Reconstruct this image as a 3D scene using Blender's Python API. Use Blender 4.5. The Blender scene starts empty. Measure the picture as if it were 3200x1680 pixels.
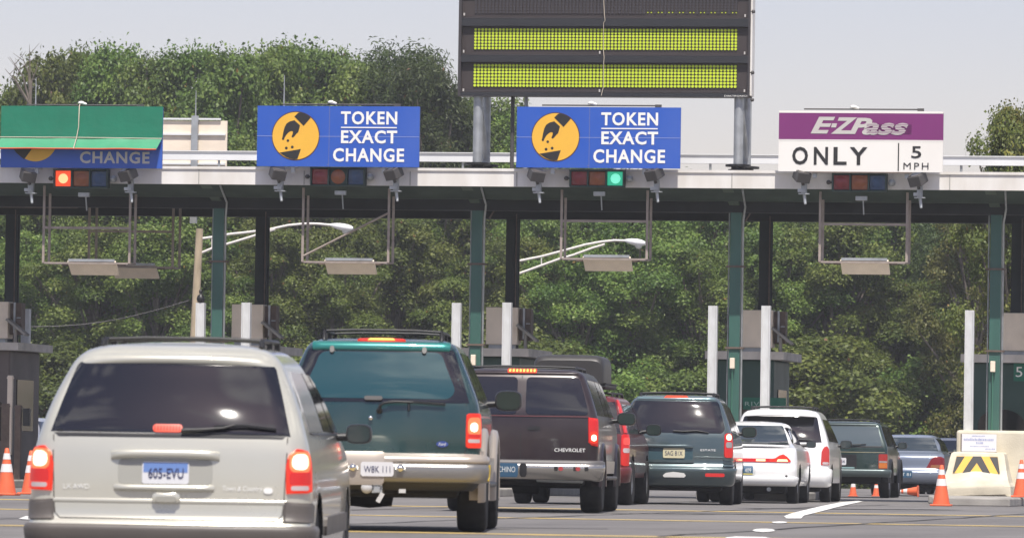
import bpy, bmesh, math, random
from math import sin, cos, pi, radians, sqrt, atan, atan2
from mathutils import Vector, Matrix, noise
from mathutils.geometry import tessellate_polygon
import numpy as np
S = bpy.context.scene
COL = S.collection
random.seed(7)

# ------------------------------------------------------------------ camera
FPX, CX, CY = 19000.0, 1600.0, 840.0          # focal length and centre in pixels of the 3200 px wide photograph
CAMH, HORY, ROLL, YAW = 0.62, 1445.0, 0.0155, radians(9.7)
cam_d = bpy.data.cameras.new('camera')
cam = bpy.data.objects.new('camera', cam_d); COL.objects.link(cam)
cam_d.sensor_width = 36.0
cam_d.lens = FPX / 3200.0 * 36.0
cam_d.clip_start = 0.5; cam_d.clip_end = 6000
CM = Matrix.Rotation(YAW, 4, 'Z') @ Matrix.Rotation(pi/2 + atan((HORY-CY)/FPX), 4, 'X') @ Matrix.Rotation(ROLL, 4, 'Z')
cam.matrix_world = Matrix.Translation((0, 0, CAMH)) @ CM
cam_d.dof.use_dof = True
cam_d.dof.focus_distance = 112.0
cam_d.dof.aperture_fstop = 9.0
S.camera = cam
R3 = CM.to_3x3()
def ray(px, py): return R3 @ Vector(((px-CX)/FPX, (CY-py)/FPX, -1.0))
def at_depth(px, py, d): return Vector((0, 0, CAMH)) + ray(px, py)*d
def on_y(px, py, Y):
    r = ray(px, py); return Vector((0, 0, CAMH)) + r*(Y/r.y)
def on_z(px, py, Z=0.0):
    r = ray(px, py); return Vector((0, 0, CAMH)) + r*((Z-CAMH)/r.z)

# ------------------------------------------------------------------ sky and sun
EL, AZ = radians(62), radians(15)             # sun high behind the camera, a little to its right
sun_dir = Vector((sin(AZ)*cos(EL), -cos(AZ)*cos(EL), sin(EL)))
w = bpy.data.worlds.new('World'); S.world = w; w.use_nodes = True
nt = w.node_tree; nt.nodes.clear()
sky = nt.nodes.new('ShaderNodeTexSky'); sky.sky_type = 'NISHITA'; sky.sun_disc = False
sky.sun_elevation = EL; sky.sun_rotation = pi - AZ
sky.air_density = 1.0; sky.dust_density = 0.7; sky.ozone_density = 2.0
bg = nt.nodes.new('ShaderNodeBackground'); bg.inputs['Strength'].default_value = 0.104
out = nt.nodes.new('ShaderNodeOutputWorld')
tin = nt.nodes.new('ShaderNodeMix'); tin.data_type = 'RGBA'; tin.blend_type = 'MULTIPLY'; tin.inputs['Factor'].default_value = 1.0
tin.inputs['B'].default_value = (1.10, .885, .915, 1)      # hazy summer air: a touch warmer and less green
nt.links.new(sky.outputs[0], tin.inputs['A'])
tcw = nt.nodes.new('ShaderNodeTexCoord'); mpw = nt.nodes.new('ShaderNodeMapping'); mpw.inputs['Scale'].default_value = (1.6, 1.6, 5.5)
nzw = nt.nodes.new('ShaderNodeTexNoise'); nzw.inputs['Scale'].default_value = 2.2; nzw.inputs['Detail'].default_value = 7; nzw.inputs['Distortion'].default_value = .4
crw = nt.nodes.new('ShaderNodeMapRange'); crw.inputs['From Min'].default_value = .52; crw.inputs['From Max'].default_value = .72
spw = nt.nodes.new('ShaderNodeSeparateXYZ'); elw = nt.nodes.new('ShaderNodeMapRange'); elw.inputs['From Min'].default_value = .22; elw.inputs['From Max'].default_value = .5
muw = nt.nodes.new('ShaderNodeMath'); muw.operation = 'MULTIPLY'
cmx = nt.nodes.new('ShaderNodeMix'); cmx.data_type = 'RGBA'; cmx.inputs['B'].default_value = (15, 14.4, 14, 1)
nt.links.new(tcw.outputs['Generated'], mpw.inputs[0]); nt.links.new(mpw.outputs[0], nzw.inputs['Vector']); nt.links.new(nzw.outputs['Fac'], crw.inputs['Value'])
nt.links.new(tcw.outputs['Generated'], spw.inputs[0]); nt.links.new(spw.outputs['Z'], elw.inputs['Value'])
nt.links.new(crw.outputs[0], muw.inputs[0]); nt.links.new(elw.outputs[0], muw.inputs[1]); nt.links.new(muw.outputs[0], cmx.inputs['Factor'])
nt.links.new(tin.outputs['Result'], cmx.inputs['A']); nt.links.new(cmx.outputs['Result'], bg.inputs[0]); nt.links.new(bg.outputs[0], out.inputs[0])
sl = bpy.data.lights.new('sun', 'SUN'); sl.energy = 4.6; sl.angle = radians(0.55); sl.color = (1.0, 0.95, 0.87)
so = bpy.data.objects.new('sun', sl); COL.objects.link(so)
so.rotation_euler = sun_dir.to_track_quat('Z', 'Y').to_euler()
S.view_settings.view_transform = 'Standard'; S.view_settings.look = 'None'
S.view_settings.exposure = 0.36; S.view_settings.gamma = 1.0
S.render.engine = 'CYCLES'
S.cycles.max_bounces = 6; S.cycles.transparent_max_bounces = 8

# ------------------------------------------------------------------ helpers
def tag(o, label=None, cat=None, group=None, kind=None):
    if label: o['label'] = label
    if cat: o['category'] = cat
    if group: o['group'] = group
    if kind: o['kind'] = kind
    return o
def thing(name, loc, label, cat, group=None, rz=0.0, rx=0.0):
    o = bpy.data.objects.new(name, None); COL.objects.link(o)
    o.empty_display_size = 0.2
    o.rotation_mode = 'ZXY' if False else 'XYZ'
    o.matrix_world = Matrix.Translation(loc) @ Matrix.Rotation(rz, 4, 'Z') @ Matrix.Rotation(rx, 4, 'X')
    return tag(o, label, cat, group)
_mats = {}
def mat(name, col, rough=0.6, metal=0.0, var=0.0, vscale=3.0, coat=0.0, emit=None, estr=0.0, bump=0.0, bscale=30.0, spec=0.5, dirt=None, alpha=1.0, streak=0.0):
    if name in _mats: return _mats[name]
    m = bpy.data.materials.new(name); m.use_nodes = True; _mats[name] = m
    n = m.node_tree; b = n.nodes['Principled BSDF']; L = n.links.new
    c = (*col, 1.0)
    b.inputs['Base Color'].default_value = c
    b.inputs['Roughness'].default_value = rough; b.inputs['Metallic'].default_value = metal
    b.inputs['Specular IOR Level'].default_value = spec
    if coat: b.inputs['Coat Weight'].default_value = coat; b.inputs['Coat Roughness'].default_value = 0.05
    if emit: b.inputs['Emission Color'].default_value = (*emit, 1); b.inputs['Emission Strength'].default_value = estr
    tc = n.nodes.new('ShaderNodeTexCoord')
    if var:
        t = n.nodes.new('ShaderNodeTexNoise'); t.inputs['Scale'].default_value = vscale; t.inputs['Detail'].default_value = 6
        mp = n.nodes.new('ShaderNodeMapping'); L(tc.outputs['Object'], mp.inputs['Vector'])
        mp.inputs['Scale'].default_value = (1, 1, 1-0.85*streak)
        L(mp.outputs[0], t.inputs['Vector'])
        r = n.nodes.new('ShaderNodeMapRange'); L(t.outputs['Fac'], r.inputs['Value'])
        r.inputs['From Min'].default_value = 0.3; r.inputs['From Max'].default_value = 0.7
        mx = n.nodes.new('ShaderNodeMix'); mx.data_type = 'RGBA'; L(r.outputs[0], mx.inputs['Factor'])
        d = dirt if dirt else tuple(x*(1-var) for x in col)
        mx.inputs['A'].default_value = c; mx.inputs['B'].default_value = (*[a*(1-var)+q*var for a, q in zip(col, d)], 1) if dirt else (*d, 1)
        L(mx.outputs['Result'], b.inputs['Base Color'])
        rr = n.nodes.new('ShaderNodeMapRange'); L(t.outputs['Fac'], rr.inputs['Value'])
        rr.inputs['To Min'].default_value = rough*0.85; rr.inputs['To Max'].default_value = min(1, rough*1.2); L(rr.outputs[0], b.inputs['Roughness'])
    if bump:
        t = n.nodes.new('ShaderNodeTexNoise'); t.inputs['Scale'].default_value = bscale; t.inputs['Detail'].default_value = 5
        L(tc.outputs['Object'], t.inputs['Vector'])
        bp = n.nodes.new('ShaderNodeBump'); bp.inputs['Strength'].default_value = bump; bp.inputs['Distance'].default_value = 0.02
        L(t.outputs['Fac'], bp.inputs['Height']); L(bp.outputs[0], b.inputs['Normal'])
    return m

class MB:
    """collects shapes and links them as ONE mesh object"""
    def __init__(s): s.v = []; s.f = []; s.sm = []
    def add(s, v, f, smooth=False):
        o = len(s.v); s.v += [Vector(p) for p in v]; s.f += [tuple(i+o for i in q) for q in f]; s.sm += [smooth]*len(f); return s
    def box(s, c, d, rot=None, bev=0.0):
        x, y, z = d[0]/2, d[1]/2, d[2]/2; c = Vector(c)
        if bev:
            b = min(bev, x*.9, y*.9, z*.9); pts = []; bm = bmesh.new()
            bmesh.ops.create_cube(bm, size=1.0)
            for q in bm.verts: q.co = Vector((q.co.x*2*x, q.co.y*2*y, q.co.z*2*z))
            bmesh.ops.bevel(bm, geom=list(bm.edges), offset=b, segments=2, profile=0.5, affect='EDGES')
            bm.verts.ensure_lookup_table()
            v = [q.co.copy() for q in bm.verts]; f = [[w_.index for w_ in fc.verts] for fc in bm.faces]; bm.free()
        else:
            v = [Vector((a*x, b_*y, e*z)) for a in (-1, 1) for b_ in (-1, 1) for e in (-1, 1)]
            f = [(0,1,3,2),(4,6,7,5),(0,4,5,1),(2,3,7,6),(0,2,6,4),(1,5,7,3)]
        if rot: v = [rot @ p for p in v]
        return s.add([p+c for p in v], f)
    def tube(s, pts, r, n=8, cap=True):
        pts = [Vector(p) for p in pts]; rs = r if isinstance(r, (list, tuple)) else [r]*len(pts)
        rings = []; prev = None
        for i, p in enumerate(pts):
            d = (pts[min(i+1, len(pts)-1)]-pts[max(i-1, 0)])
            if d.length < 1e-9: d = Vector((0, 0, 1))
            d.normalize()
            u = prev - d*prev.dot(d) if prev else (Vector((0, 0, 1)).cross(d) if abs(d.z) < .95 else Vector((1, 0, 0)).cross(d))
            u.normalize(); prev = u; q = d.cross(u)
            rings.append([p + (u*cos(2*pi*k/n)+q*sin(2*pi*k/n))*rs[i] for k in range(n)])
        v = [x for rg in rings for x in rg]; f = []
        for i in range(len(rings)-1):
            for k in range(n):
                a = i*n+k; b = i*n+(k+1) % n; f.append((a, b, b+n, a+n))
        s.add(v, f, n > 5)
        if cap: s.add(rings[0], [tuple(range(n-1, -1, -1))]); s.add(rings[-1], [tuple(range(n))])
        return s
    def lathe(s, prof, n=24, M=None, smooth=True):
        """prof: (radius, height) pairs round the local z axis"""
        M = M or Matrix(); v = []; f = []
        for r, h in prof:
            for k in range(n): v.append(M @ Vector((r*cos(2*pi*k/n), r*sin(2*pi*k/n), h)))
        for i in range(len(prof)-1):
            for k in range(n):
                a = i*n+k; b = i*n+(k+1) % n; f.append((a, b, b+n, a+n))
        return s.add(v, f, smooth)
    def poly(s, pts, fmap, d0, d1):
        """flat polygon (2D pts) given thickness between fmap(u,v,d0) and fmap(u,v,d1)"""
        n = len(pts); tri = tessellate_polygon([[Vector((a, b, 0)) for a, b in pts]])
        v = [fmap(a, b, d1) for a, b in pts] + [fmap(a, b, d0) for a, b in pts]
        f = [tuple(t) for t in tri] + [tuple(i+n for i in t) for t in tri] + [(i, (i+1) % n, (i+1) % n+n, i+n) for i in range(n)]
        return s.add(v, f)
    def quadstrip(s, rows, smooth=True, close=False):
        n = len(rows[0]); v = [p for r in rows for p in r]; f = []
        for i in range(len(rows)-1):
            for k in range(n if close else n-1):
                a = i*n+k; b = i*n+(k+1) % n; f.append((a, b, b+n, a+n))
        return s.add(v, f, smooth)
    def build(s, name, m, parent=None, world=True, recalc=True):
        """world=True: points are world points; they are brought into the parent's frame"""
        me = bpy.data.meshes.new(name)
        v = s.v
        if parent is not None and world:
            inv = parent.matrix_world.inverted(); v = [inv @ p for p in v]
        base = None
        if parent is None and v:
            mn = Vector((min(p.x for p in v), min(p.y for p in v), min(p.z for p in v))); mxx = Vector((max(p.x for p in v), max(p.y for p in v), 0))
            base = Vector(((mn.x+mxx.x)/2, (mn.y+mxx.y)/2, mn.z)); v = [p-base for p in v]
        me.from_pydata([tuple(p) for p in v], [], s.f)
        me.polygons.foreach_set('use_smooth', s.sm)
        if recalc:
            bm = bmesh.new(); bm.from_mesh(me); bmesh.ops.recalc_face_normals(bm, faces=bm.faces); bm.to_mesh(me); bm.free()
        me.materials.append(m)
        o = bpy.data.objects.new(name, me); COL.objects.link(o)
        if parent is not None: o.parent = parent
        elif base is not None: o.location = base
        return o

_tc = {}
def text2d(txt, shear=0.0, offset=0.0, spacing=1.0):
    """outline text as flat 2D mesh scaled to 0..1 in both directions, plus its aspect"""
    k = (txt, shear, offset, spacing)
    if k in _tc: return _tc[k]
    cu = bpy.data.curves.new('lettering', 'FONT'); cu.body = txt; cu.shear = shear; cu.offset = offset; cu.space_character = spacing
    cu.resolution_u = 3
    o = bpy.data.objects.new('lettering', cu); COL.objects.link(o)
    dg = bpy.context.evaluated_depsgraph_get(); dg.update()
    me = bpy.data.meshes.new_from_object(o.evaluated_get(dg))
    v = [p.co.copy() for p in me.vertices]; f = [tuple(p.vertices) for p in me.polygons]
    bpy.data.objects.remove(o); bpy.data.curves.remove(cu); bpy.data.meshes.remove(me)
    x0 = min(p.x for p in v); x1 = max(p.x for p in v); y0 = min(p.y for p in v); y1 = max(p.y for p in v)
    vv = [((p.x-x0)/(x1-x0), (p.y-y0)/(y1-y0)) for p in v]
    _tc[k] = (vv, f); return _tc[k]
def add_text(mb, txt, fmap, u0, u1, v0, v1, d=0.002, **kw):
    vv, f = text2d(txt, **kw)
    mb.add([fmap(u0+(u1-u0)*a, v0+(v1-v0)*b, d) for a, b in vv], f)

def children(o): return [c for c in bpy.data.objects if c.parent == o]
def copy_tree(o, parent=None):
    c = o.copy(); COL.objects.link(c)
    if parent: c.parent = parent
    for ch in children(o): copy_tree(ch, c)
    return c

# ------------------------------------------------------------------ materials
M_white = mat('white_painted_steel', (0.77, 0.75, 0.72), 0.5, var=0.36, vscale=2.6, dirt=(0.34, 0.28, 0.2), streak=0.85)
M_beam = mat('white_beam_paint', (0.72, 0.73, 0.74), 0.45, var=0.12, vscale=1.2)
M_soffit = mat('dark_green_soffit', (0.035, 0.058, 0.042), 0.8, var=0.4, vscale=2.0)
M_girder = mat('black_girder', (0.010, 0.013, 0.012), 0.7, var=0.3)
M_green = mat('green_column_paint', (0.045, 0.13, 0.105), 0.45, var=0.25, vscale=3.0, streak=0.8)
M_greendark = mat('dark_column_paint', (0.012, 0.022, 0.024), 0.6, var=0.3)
M_post = mat('white_post_paint', (0.62, 0.63, 0.63), 0.55, var=0.35, vscale=9.0, dirt=(0.25, 0.23, 0.2), streak=0.7)
M_rust = mat('brown_steel', (0.16, 0.115, 0.09), 0.7, var=0.4, vscale=8.0)
M_galv = mat('galvanised_steel', (0.46, 0.48, 0.49), 0.45, 0.5, var=0.3, vscale=5.0)
M_dgrey = mat('dark_grey_metal', (0.075, 0.07, 0.068), 0.5, var=0.2)
M_black = mat('black_plastic', (0.012, 0.012, 0.013), 0.45)
M_tan = mat('tan_panel', (0.86, 0.74, 0.60), 0.6, var=0.15, vscale=3.0)
M_conc = mat('pale_concrete', (0.66, 0.60, 0.47), 0.85, var=0.3, vscale=2.5, bump=0.3, bscale=40)
M_concg = mat('grey_concrete', (0.36, 0.34, 0.31), 0.85, var=0.3, vscale=3, bump=0.3, bscale=40)
M_blue = mat('blue_sign_sheeting', (0.012, 0.082, 0.43), 0.4, var=0.10, vscale=1.1, dirt=(.25, .3, .5), streak=.7)
M_yel = mat('yellow_sign_sheeting', (0.80, 0.44, 0.045), 0.45, var=0.08)
M_ink = mat('black_sign_ink', (0.016, 0.015, 0.015), 0.5)
M_let = mat('white_lettering', (0.80, 0.78, 0.74), 0.5)
M_purple = mat('purple_sign_sheeting', (0.19, 0.026, 0.15), 0.4, var=0.12, vscale=1.5)
M_swhite = mat('white_sign_sheeting', (0.78, 0.76, 0.72), 0.5, var=0.12, vscale=1.2, dirt=(0.4, 0.34, 0.28), streak=0.6)
M_grey_let = mat('grey_lettering', (0.50, 0.48, 0.45), 0.5)
M_tarp = mat('green_tarpaulin', (0.008, 0.185, 0.105), 0.5, var=0.15, vscale=2.0, bump=0.4, bscale=6)
M_tarp2 = mat('sunlit_green_tarpaulin', (0.04, 0.28, 0.14), 0.55, var=0.15, vscale=3.0, bump=0.4, bscale=8)  # same cloth; sun on the folded flap is put into a lighter green
M_orange = mat('orange_hem', (0.55, 0.07, 0.02), 0.6)
M_rope = mat('beige_rope', (0.55, 0.48, 0.38), 0.8)

# ------------------------------------------------------------------ ground
def gz(Y):
    pts = [(-60, -1.0), (0, -0.9), (25, -0.6), (41, -0.365), (46, -0.30), (51.5, 0.0), (60, 0.0)]
    if Y >= 51.5: return 0.0
    if Y <= -60: return -1.0
    for (a, za), (b, zb) in zip(pts, pts[1:]):
        if Y <= b: 
            t = (Y-a)/(b-a); return za+(zb-za)*t
    return 0.0
def asphalt():
    m = bpy.data.materials.new('asphalt'); m.use_nodes = True; n = m.node_tree; b = n.nodes['Principled BSDF']; L = n.links.new
    tc = n.nodes.new('ShaderNodeTexCoord')
    t1 = n.nodes.new('ShaderNodeTexNoise'); t1.inputs['Scale'].default_value = 0.35; t1.inputs['Detail'].default_value = 7
    t2 = n.nodes.new('ShaderNodeTexNoise'); t2.inputs['Scale'].default_value = 45; t2.inputs['Detail'].default_value = 3
    mp = n.nodes.new('ShaderNodeMapping'); mp.inputs['Scale'].default_value = (1.6, 0.25, 1)
    L(tc.outputs['Object'], mp.inputs[0]); L(mp.outputs[0], t1.inputs['Vector']); L(tc.outputs['Object'], t2.inputs['Vector'])
    t3 = n.nodes.new('ShaderNodeTexNoise'); t3.inputs['Scale'].default_value = 0.9; t3.inputs['Detail'].default_value = 8; t3.inputs['Roughness'].default_value = .7
    mp3 = n.nodes.new('ShaderNodeMapping'); mp3.inputs['Scale'].default_value = (.5, 1.4, 1); L(tc.outputs['Object'], mp3.inputs[0]); L(mp3.outputs[0], t3.inputs['Vector'])
    mm3 = n.nodes.new('ShaderNodeMix'); mm3.data_type = 'FLOAT'; mm3.inputs['Factor'].default_value = .5; L(t1.outputs['Fac'], mm3.inputs['A']); L(t3.outputs['Fac'], mm3.inputs['B'])
    r = n.nodes.new('ShaderNodeValToRGB'); L(mm3.outputs[0], r.inputs[0])
    e_ = r.color_ramp.elements.new(.40); e_.color = (.145, .137, .133, 1)
    r.color_ramp.elements[0].position = 0.3; r.color_ramp.elements[0].color = (0.100, 0.095, 0.092, 1)
    r.color_ramp.elements[-1].position = 0.68; r.color_ramp.elements[-1].color = (0.245, 0.232, 0.224, 1)
    mx = n.nodes.new('ShaderNodeMix'); mx.data_type = 'RGBA'; mx.blend_type = 'MULTIPLY'; mx.inputs['Factor'].default_value = 0.6
    L(r.outputs[0], mx.inputs['A']); L(t2.outputs['Fac'], mx.inputs['B']); 
    ad = n.nodes.new('ShaderNodeMix'); ad.data_type = 'RGBA'; ad.inputs['Factor'].default_value = 0.5
    L(r.outputs[0], ad.inputs['A']); L(mx.outputs['Result'], ad.inputs['B']); L(ad.outputs['Result'], b.inputs['Base Color'])
    b.inputs['Roughness'].default_value = 0.85; b.inputs['Specular IOR Level'].default_value = 0.3
    bp = n.nodes.new('ShaderNodeBump'); bp.inputs['Strength'].default_value = 0.4; bp.inputs['Distance'].default_value = 0.01
    L(t2.outputs['Fac'], bp.inputs['Height']); L(bp.outputs[0], b.inputs['Normal'])
    return m
YC = cos(YAW)*115.0       # column line of the canopy
M_asph = asphalt()
M_grass = mat('grass_ground', (0.07, 0.10, 0.03), 0.95, var=0.5, vscale=0.6, bump=0.5, bscale=8)
g = MB()
ys = [-2500, -60, 0, 25, 41, 46, 51.5, 60, 185, 5000]
g.quadstrip([[Vector((x, y, gz(y)-0.02)) for x in (-3000, -60, 60, 3000)] for y in ys], smooth=False)
tag(g.build('ground', M_grass), kind='structure')
g = MB()
ys = [-30, 0, 25, 33, 41, 43.5, 46, 48, 50, 51.5, 55, 60, 90, 120, 150, 183]
g.quadstrip([[Vector((x, y, gz(y))) for x in (-55, -30, -12, 0, 20, 45)] for y in ys], smooth=False)
tag(g.build('road', M_asph), kind='structure')
M_ylw = mat('yellow_road_paint', (0.60, 0.42, 0.11), 0.8, var=0.8, vscale=1.6, dirt=(0.16, 0.15, 0.14))
M_wpaint = mat('white_road_paint', (0.72, 0.71, 0.68), 0.75, var=0.15, vscale=4.0)
for i, (y1600, wd) in enumerate([(1586, 1.3), (1617, 0.9), (1668.5, 0.9)]):
    p = on_z(1600, y1600)
    g = MB(); N = 60; rng = random.Random(i)
    rows = [[Vector((-46+i2*1.3+0, p.y-wd/2+rng.uniform(-.015, .015), 0.004 if p.y > 52 else gz(p.y)+.004)) for i2 in range(N)],
            [Vector((-46+i2*1.3+0, p.y+wd/2+rng.uniform(-.015, .015), 0.004 if p.y > 52 else gz(p.y)+.004)) for i2 in range(N)]]
    g.quadstrip(rows, smooth=False)
    tag(g.build('road_marking', M_ylw), kind='structure')
def ground_poly(pts, name='road_marking', m=None, z=0.008):
    vs = [on_z(a, b, z) for a, b in pts]
    g = MB(); tri = tessellate_polygon([[Vector((v.x, v.y, 0)) for v in vs]]); g.add(vs, [tuple(t) for t in tri])
    return tag(g.build(name, m or M_wpaint), kind='structure')
def ell(cx, cy, a, b, n=18): return [(cx+a*cos(2*pi*k/n), cy+b*sin(2*pi*k/n)) for k in range(n)]
ground_poly([(2450, 1611), (2458, 1618), (2503, 1618), (2512, 1609), (2556, 1598), (2618, 1582), (2662, 1572), (2698, 1565), (2680, 1563), (2625, 1568), (2565, 1580), (2505, 1594), (2470, 1603)])
ground_poly(ell(2436, 1630, 24, 2.8)); ground_poly(ell(2387, 1655, 35, 5))
ground_poly([(2270, 1677), (2300, 1674), (2390, 1676), (2420, 1684), (2260, 1686)])
ground_poly([(58, 1619), (80, 1611), (110, 1609), (128, 1616), (100, 1622)])

M_tar = mat('dark_tar', (.045, .043, .042), .7, var=.4, vscale=3)
rg = random.Random(9)
def seam(x0, y0, x1, y1, wd):
    n = 26; P = []
    for i in range(n+1):
        t = i/n; P.append((x0+(x1-x0)*t+rg.uniform(-.05, .05), y0+(y1-y0)*t+rg.uniform(-.05, .05)))
    dx, dy = y1-y0, x0-x1; l = sqrt(dx*dx+dy*dy); dx /= l; dy /= l
    m = MB(); m.quadstrip([[Vector((x+dx*wd*k*rg.uniform(.5, 1), y+dy*wd*k, gz(y)+.006)) for x, y in P] for k in (-.5, .5)], smooth=False)
    tag(m.build('tar_seam', M_tar), kind='structure')
for (a, b, c_, d_, w_) in ((2050, 1603, 2950, 1612, .5), (1500, 1600, 2250, 1606, .3), (2350, 1588, 2960, 1592, .8), (1000, 1640, 1900, 1652, .22)):
    p = on_z(a, b); q = on_z(c_, d_); seam(p.x, p.y, q.x, q.y, w_)
for x_ in (-11.5, -7.6, -3.9, -14.8): seam(x_, 52, x_+.3, 104, .09)

# ------------------------------------------------------------------ canopy
YF = YC - 1.3                                   # fascia plane
XL = on_y(-450, 560, YF).x; XR = on_y(3650, 560, YF).x
zb = on_y(1600, 583, YF).z; zt = on_y(1600, 527, YF).z
zs_ = on_y(1600, 622, YC-0.55).z; YR = YC + 4.4
base = Vector(((XL+XR)/2, YC, 0))
canopy = thing('toll_canopy', base, 'long flat white edged toll plaza canopy with dark green underside', 'canopy')
m = MB()
m.box(((XL+XR)/2, YF+0.04, (zb+zt)/2), (XR-XL, 0.08, zt-zb))
m.box(((XL+XR)/2, YF-0.012, zt-0.025), (XR-XL, 0.03, 0.05))
m.box(((XL+XR)/2, YR-0.04, (zb+zt)/2), (XR-XL, 0.08, zt-zb-0.01))
m.build('fascia', M_white, canopy)
m = MB(); x = XL+0.6
while x < XR:
    m.box((x, YF-0.003, (zb+zt)/2-.03), (0.018, 0.012, zt-zb-.07)); x += 2.03
m.build('fascia_seams', mat('seam_grey', (0.35, 0.34, 0.32), .7), canopy)
m = MB(); m.box(((XL+XR)/2, (YF+YR)/2, zt-0.06), (XR-XL-.02, YR-YF-0.18, 0.06)); m.build('roof_deck', M_concg, canopy)
m = MB()
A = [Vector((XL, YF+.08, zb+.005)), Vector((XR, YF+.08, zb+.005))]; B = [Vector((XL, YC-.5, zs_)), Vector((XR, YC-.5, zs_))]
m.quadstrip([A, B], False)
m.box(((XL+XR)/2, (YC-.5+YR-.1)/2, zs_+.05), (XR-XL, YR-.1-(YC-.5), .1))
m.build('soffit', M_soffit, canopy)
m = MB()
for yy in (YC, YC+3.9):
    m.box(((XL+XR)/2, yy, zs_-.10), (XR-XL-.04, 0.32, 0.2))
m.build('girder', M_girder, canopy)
for px in (683, 1490.7, 2299, 3112, -125):      # sloping haunch plates between fascia and girder
    x = on_y(px, 630, YC).x
    a = Vector((x, YF+.1, zb-.01)); b = Vector((x, YC-.14, zs_-.07))
    m = MB(); m.add([a+Vector((-.1, 0, 0)), a+Vector((.1, 0, 0)), b+Vector((.1, 0, 0)), b+Vector((-.1, 0, 0)), a+Vector((-.1, .03, .04)), a+Vector((.1, .03, .04)), b+Vector((.1, .03, .04)), b+Vector((-.1, .03, .04))],
          [(0,1,2,3),(4,7,6,5),(0,4,5,1),(1,5,6,2),(2,6,7,3),(3,7,4,0)])
    m.build('haunch_plate', mat('haunch_green', (0.07, 0.10, 0.07), .6, var=.3), canopy)
# columns
def hbeam(m, x, y, z0, z1, w=0.2, d=0.22, t=0.02):
    m.box((x, y-d/2+t/2, (z0+z1)/2), (w, t, z1-z0)); m.box((x, y+d/2-t/2, (z0+z1)/2), (w, t, z1-z0)); m.box((x, y, (z0+z1)/2), (t, d-2*t, z1-z0))
for px in (-125, 683, 1490.7, 2299, 3112):
    x = on_y(px, 900, YC).x
    m = MB(); m.box((x, YC, (zs_-.2)/2+.08), (0.205, 0.2, zs_-.2-.16+.16-.002)); m.build('front_column', M_green, canopy)
    
    for py in (826, 1078): m = MB(); m.box((x, YC-.0, on_y(1600, py, YC).z), (0.34, 0.27, 0.035)); m.build('column_clamp', M_rust, canopy)
    m = MB(); m.tube([(x+.14, YC-.1, 0.2), (x+.14, YC-.1, zs_-.35), (x+.2, YC-.3, zs_-.1), (x+.26, YF+.12, zb-.02)], 0.02); m.tube([(x-.15, YC+.1, .2), (x-.15, YC+.1, zs_-.1)], .013); m.build('conduit', M_galv, canopy)
for px in (37, 818, 1601, 2392, 3180):
    x = on_y(px, 900, YC+3.9).x
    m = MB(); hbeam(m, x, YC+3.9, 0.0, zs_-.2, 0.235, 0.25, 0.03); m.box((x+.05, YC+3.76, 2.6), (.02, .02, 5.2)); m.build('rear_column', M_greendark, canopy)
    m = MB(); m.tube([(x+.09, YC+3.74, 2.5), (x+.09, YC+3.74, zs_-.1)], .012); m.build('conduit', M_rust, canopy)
# service pipes hung below the soffit
for a, b, py in ((-20, 240, 647), (800, 1098, 648), (1530, 1890, 643), (2330, 2640, 651)):
    A = on_y(a, py, YC+1.2); B = on_y(b, py, YC+1.2); A.z = B.z = (A.z+B.z)/2
    m = MB(); m.tube([A+Vector((0, 0, -.25)) if a > 1000 else A, A+Vector((.15, 0, 0)), B, B+Vector((.08, 0, .03)), B+Vector((.25, 0, .2))], 0.018)
    m.build('service_pipe', M_rust, canopy)
# rear parapet beam standing above the roof
bm_ = thing('parapet_beam', Vector(((XL+XR)/2, YR-.4, zt)), 'white horizontal steel beam along the rear edge of the canopy roof', 'beam')
z0 = on_y(1600, 507, YR-.4).z; z1 = on_y(1600, 478, YR-.4).z
m = MB(); m.box(((XL+XR)/2, YR-.4, (z0+z1)/2), (XR-XL-.3, .12, z1-z0)); m.box(((XL+XR)/2, YR-.47, z1-.008), (XR-XL-.3, .04, .016)); m.build('beam', M_beam, bm_)
x = XL+1.0
while x < XR: m = MB(); m.tube([(x, YR-.4, zt-.03), (x, YR-.4, z0+.01)], .025); m.build('stanchion', M_galv, bm_); x += 4.9

# ------------------------------------------------------------------ signs
YS = YF - 0.42
def sign_frame(pxl, pxr, pyt, pyb):
    """returns origin (lower left), width, height and a map (u,v in metres from lower left, d out of the face)"""
    a = on_y(pxl, pyb, YS); b = on_y(pxr, pyb, YS); c = on_y((pxl+pxr)/2, pyt, YS); d = on_y((pxl+pxr)/2, pyb, YS)
    wd = b.x-a.x; ht = c.z-d.z; zz = d.z
    sl = 0.0
    return a.x, zz, wd, ht, (lambda u, v, dd: Vector((a.x+u, YS-dd, zz+v)))
def circle_pts(cx, cy, r, n=48, a0=0, a1=2*pi): return [(cx+r*cos(a0+(a1-a0)*k/n), cy+r*sin(a0+(a1-a0)*k/n)) for k in range(n)]
def rect(u0, v0, u1, v1): return [(u0, v0), (u1, v0), (u1, v1), (u0, v1)]
def add_back(parent, x0, z0, wd, ht):
    for f in (.22, .78):
        m = MB(); m.box((x0+wd*f, YS+.09, z0+ht/2-.06), (.07, .07, ht+.1)); m.box((x0+wd*f, (YS+YF)/2+.04, z0+.02), (.05, YF-YS-.1, .05)); m.build('support_frame', M_galv, parent)
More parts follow.
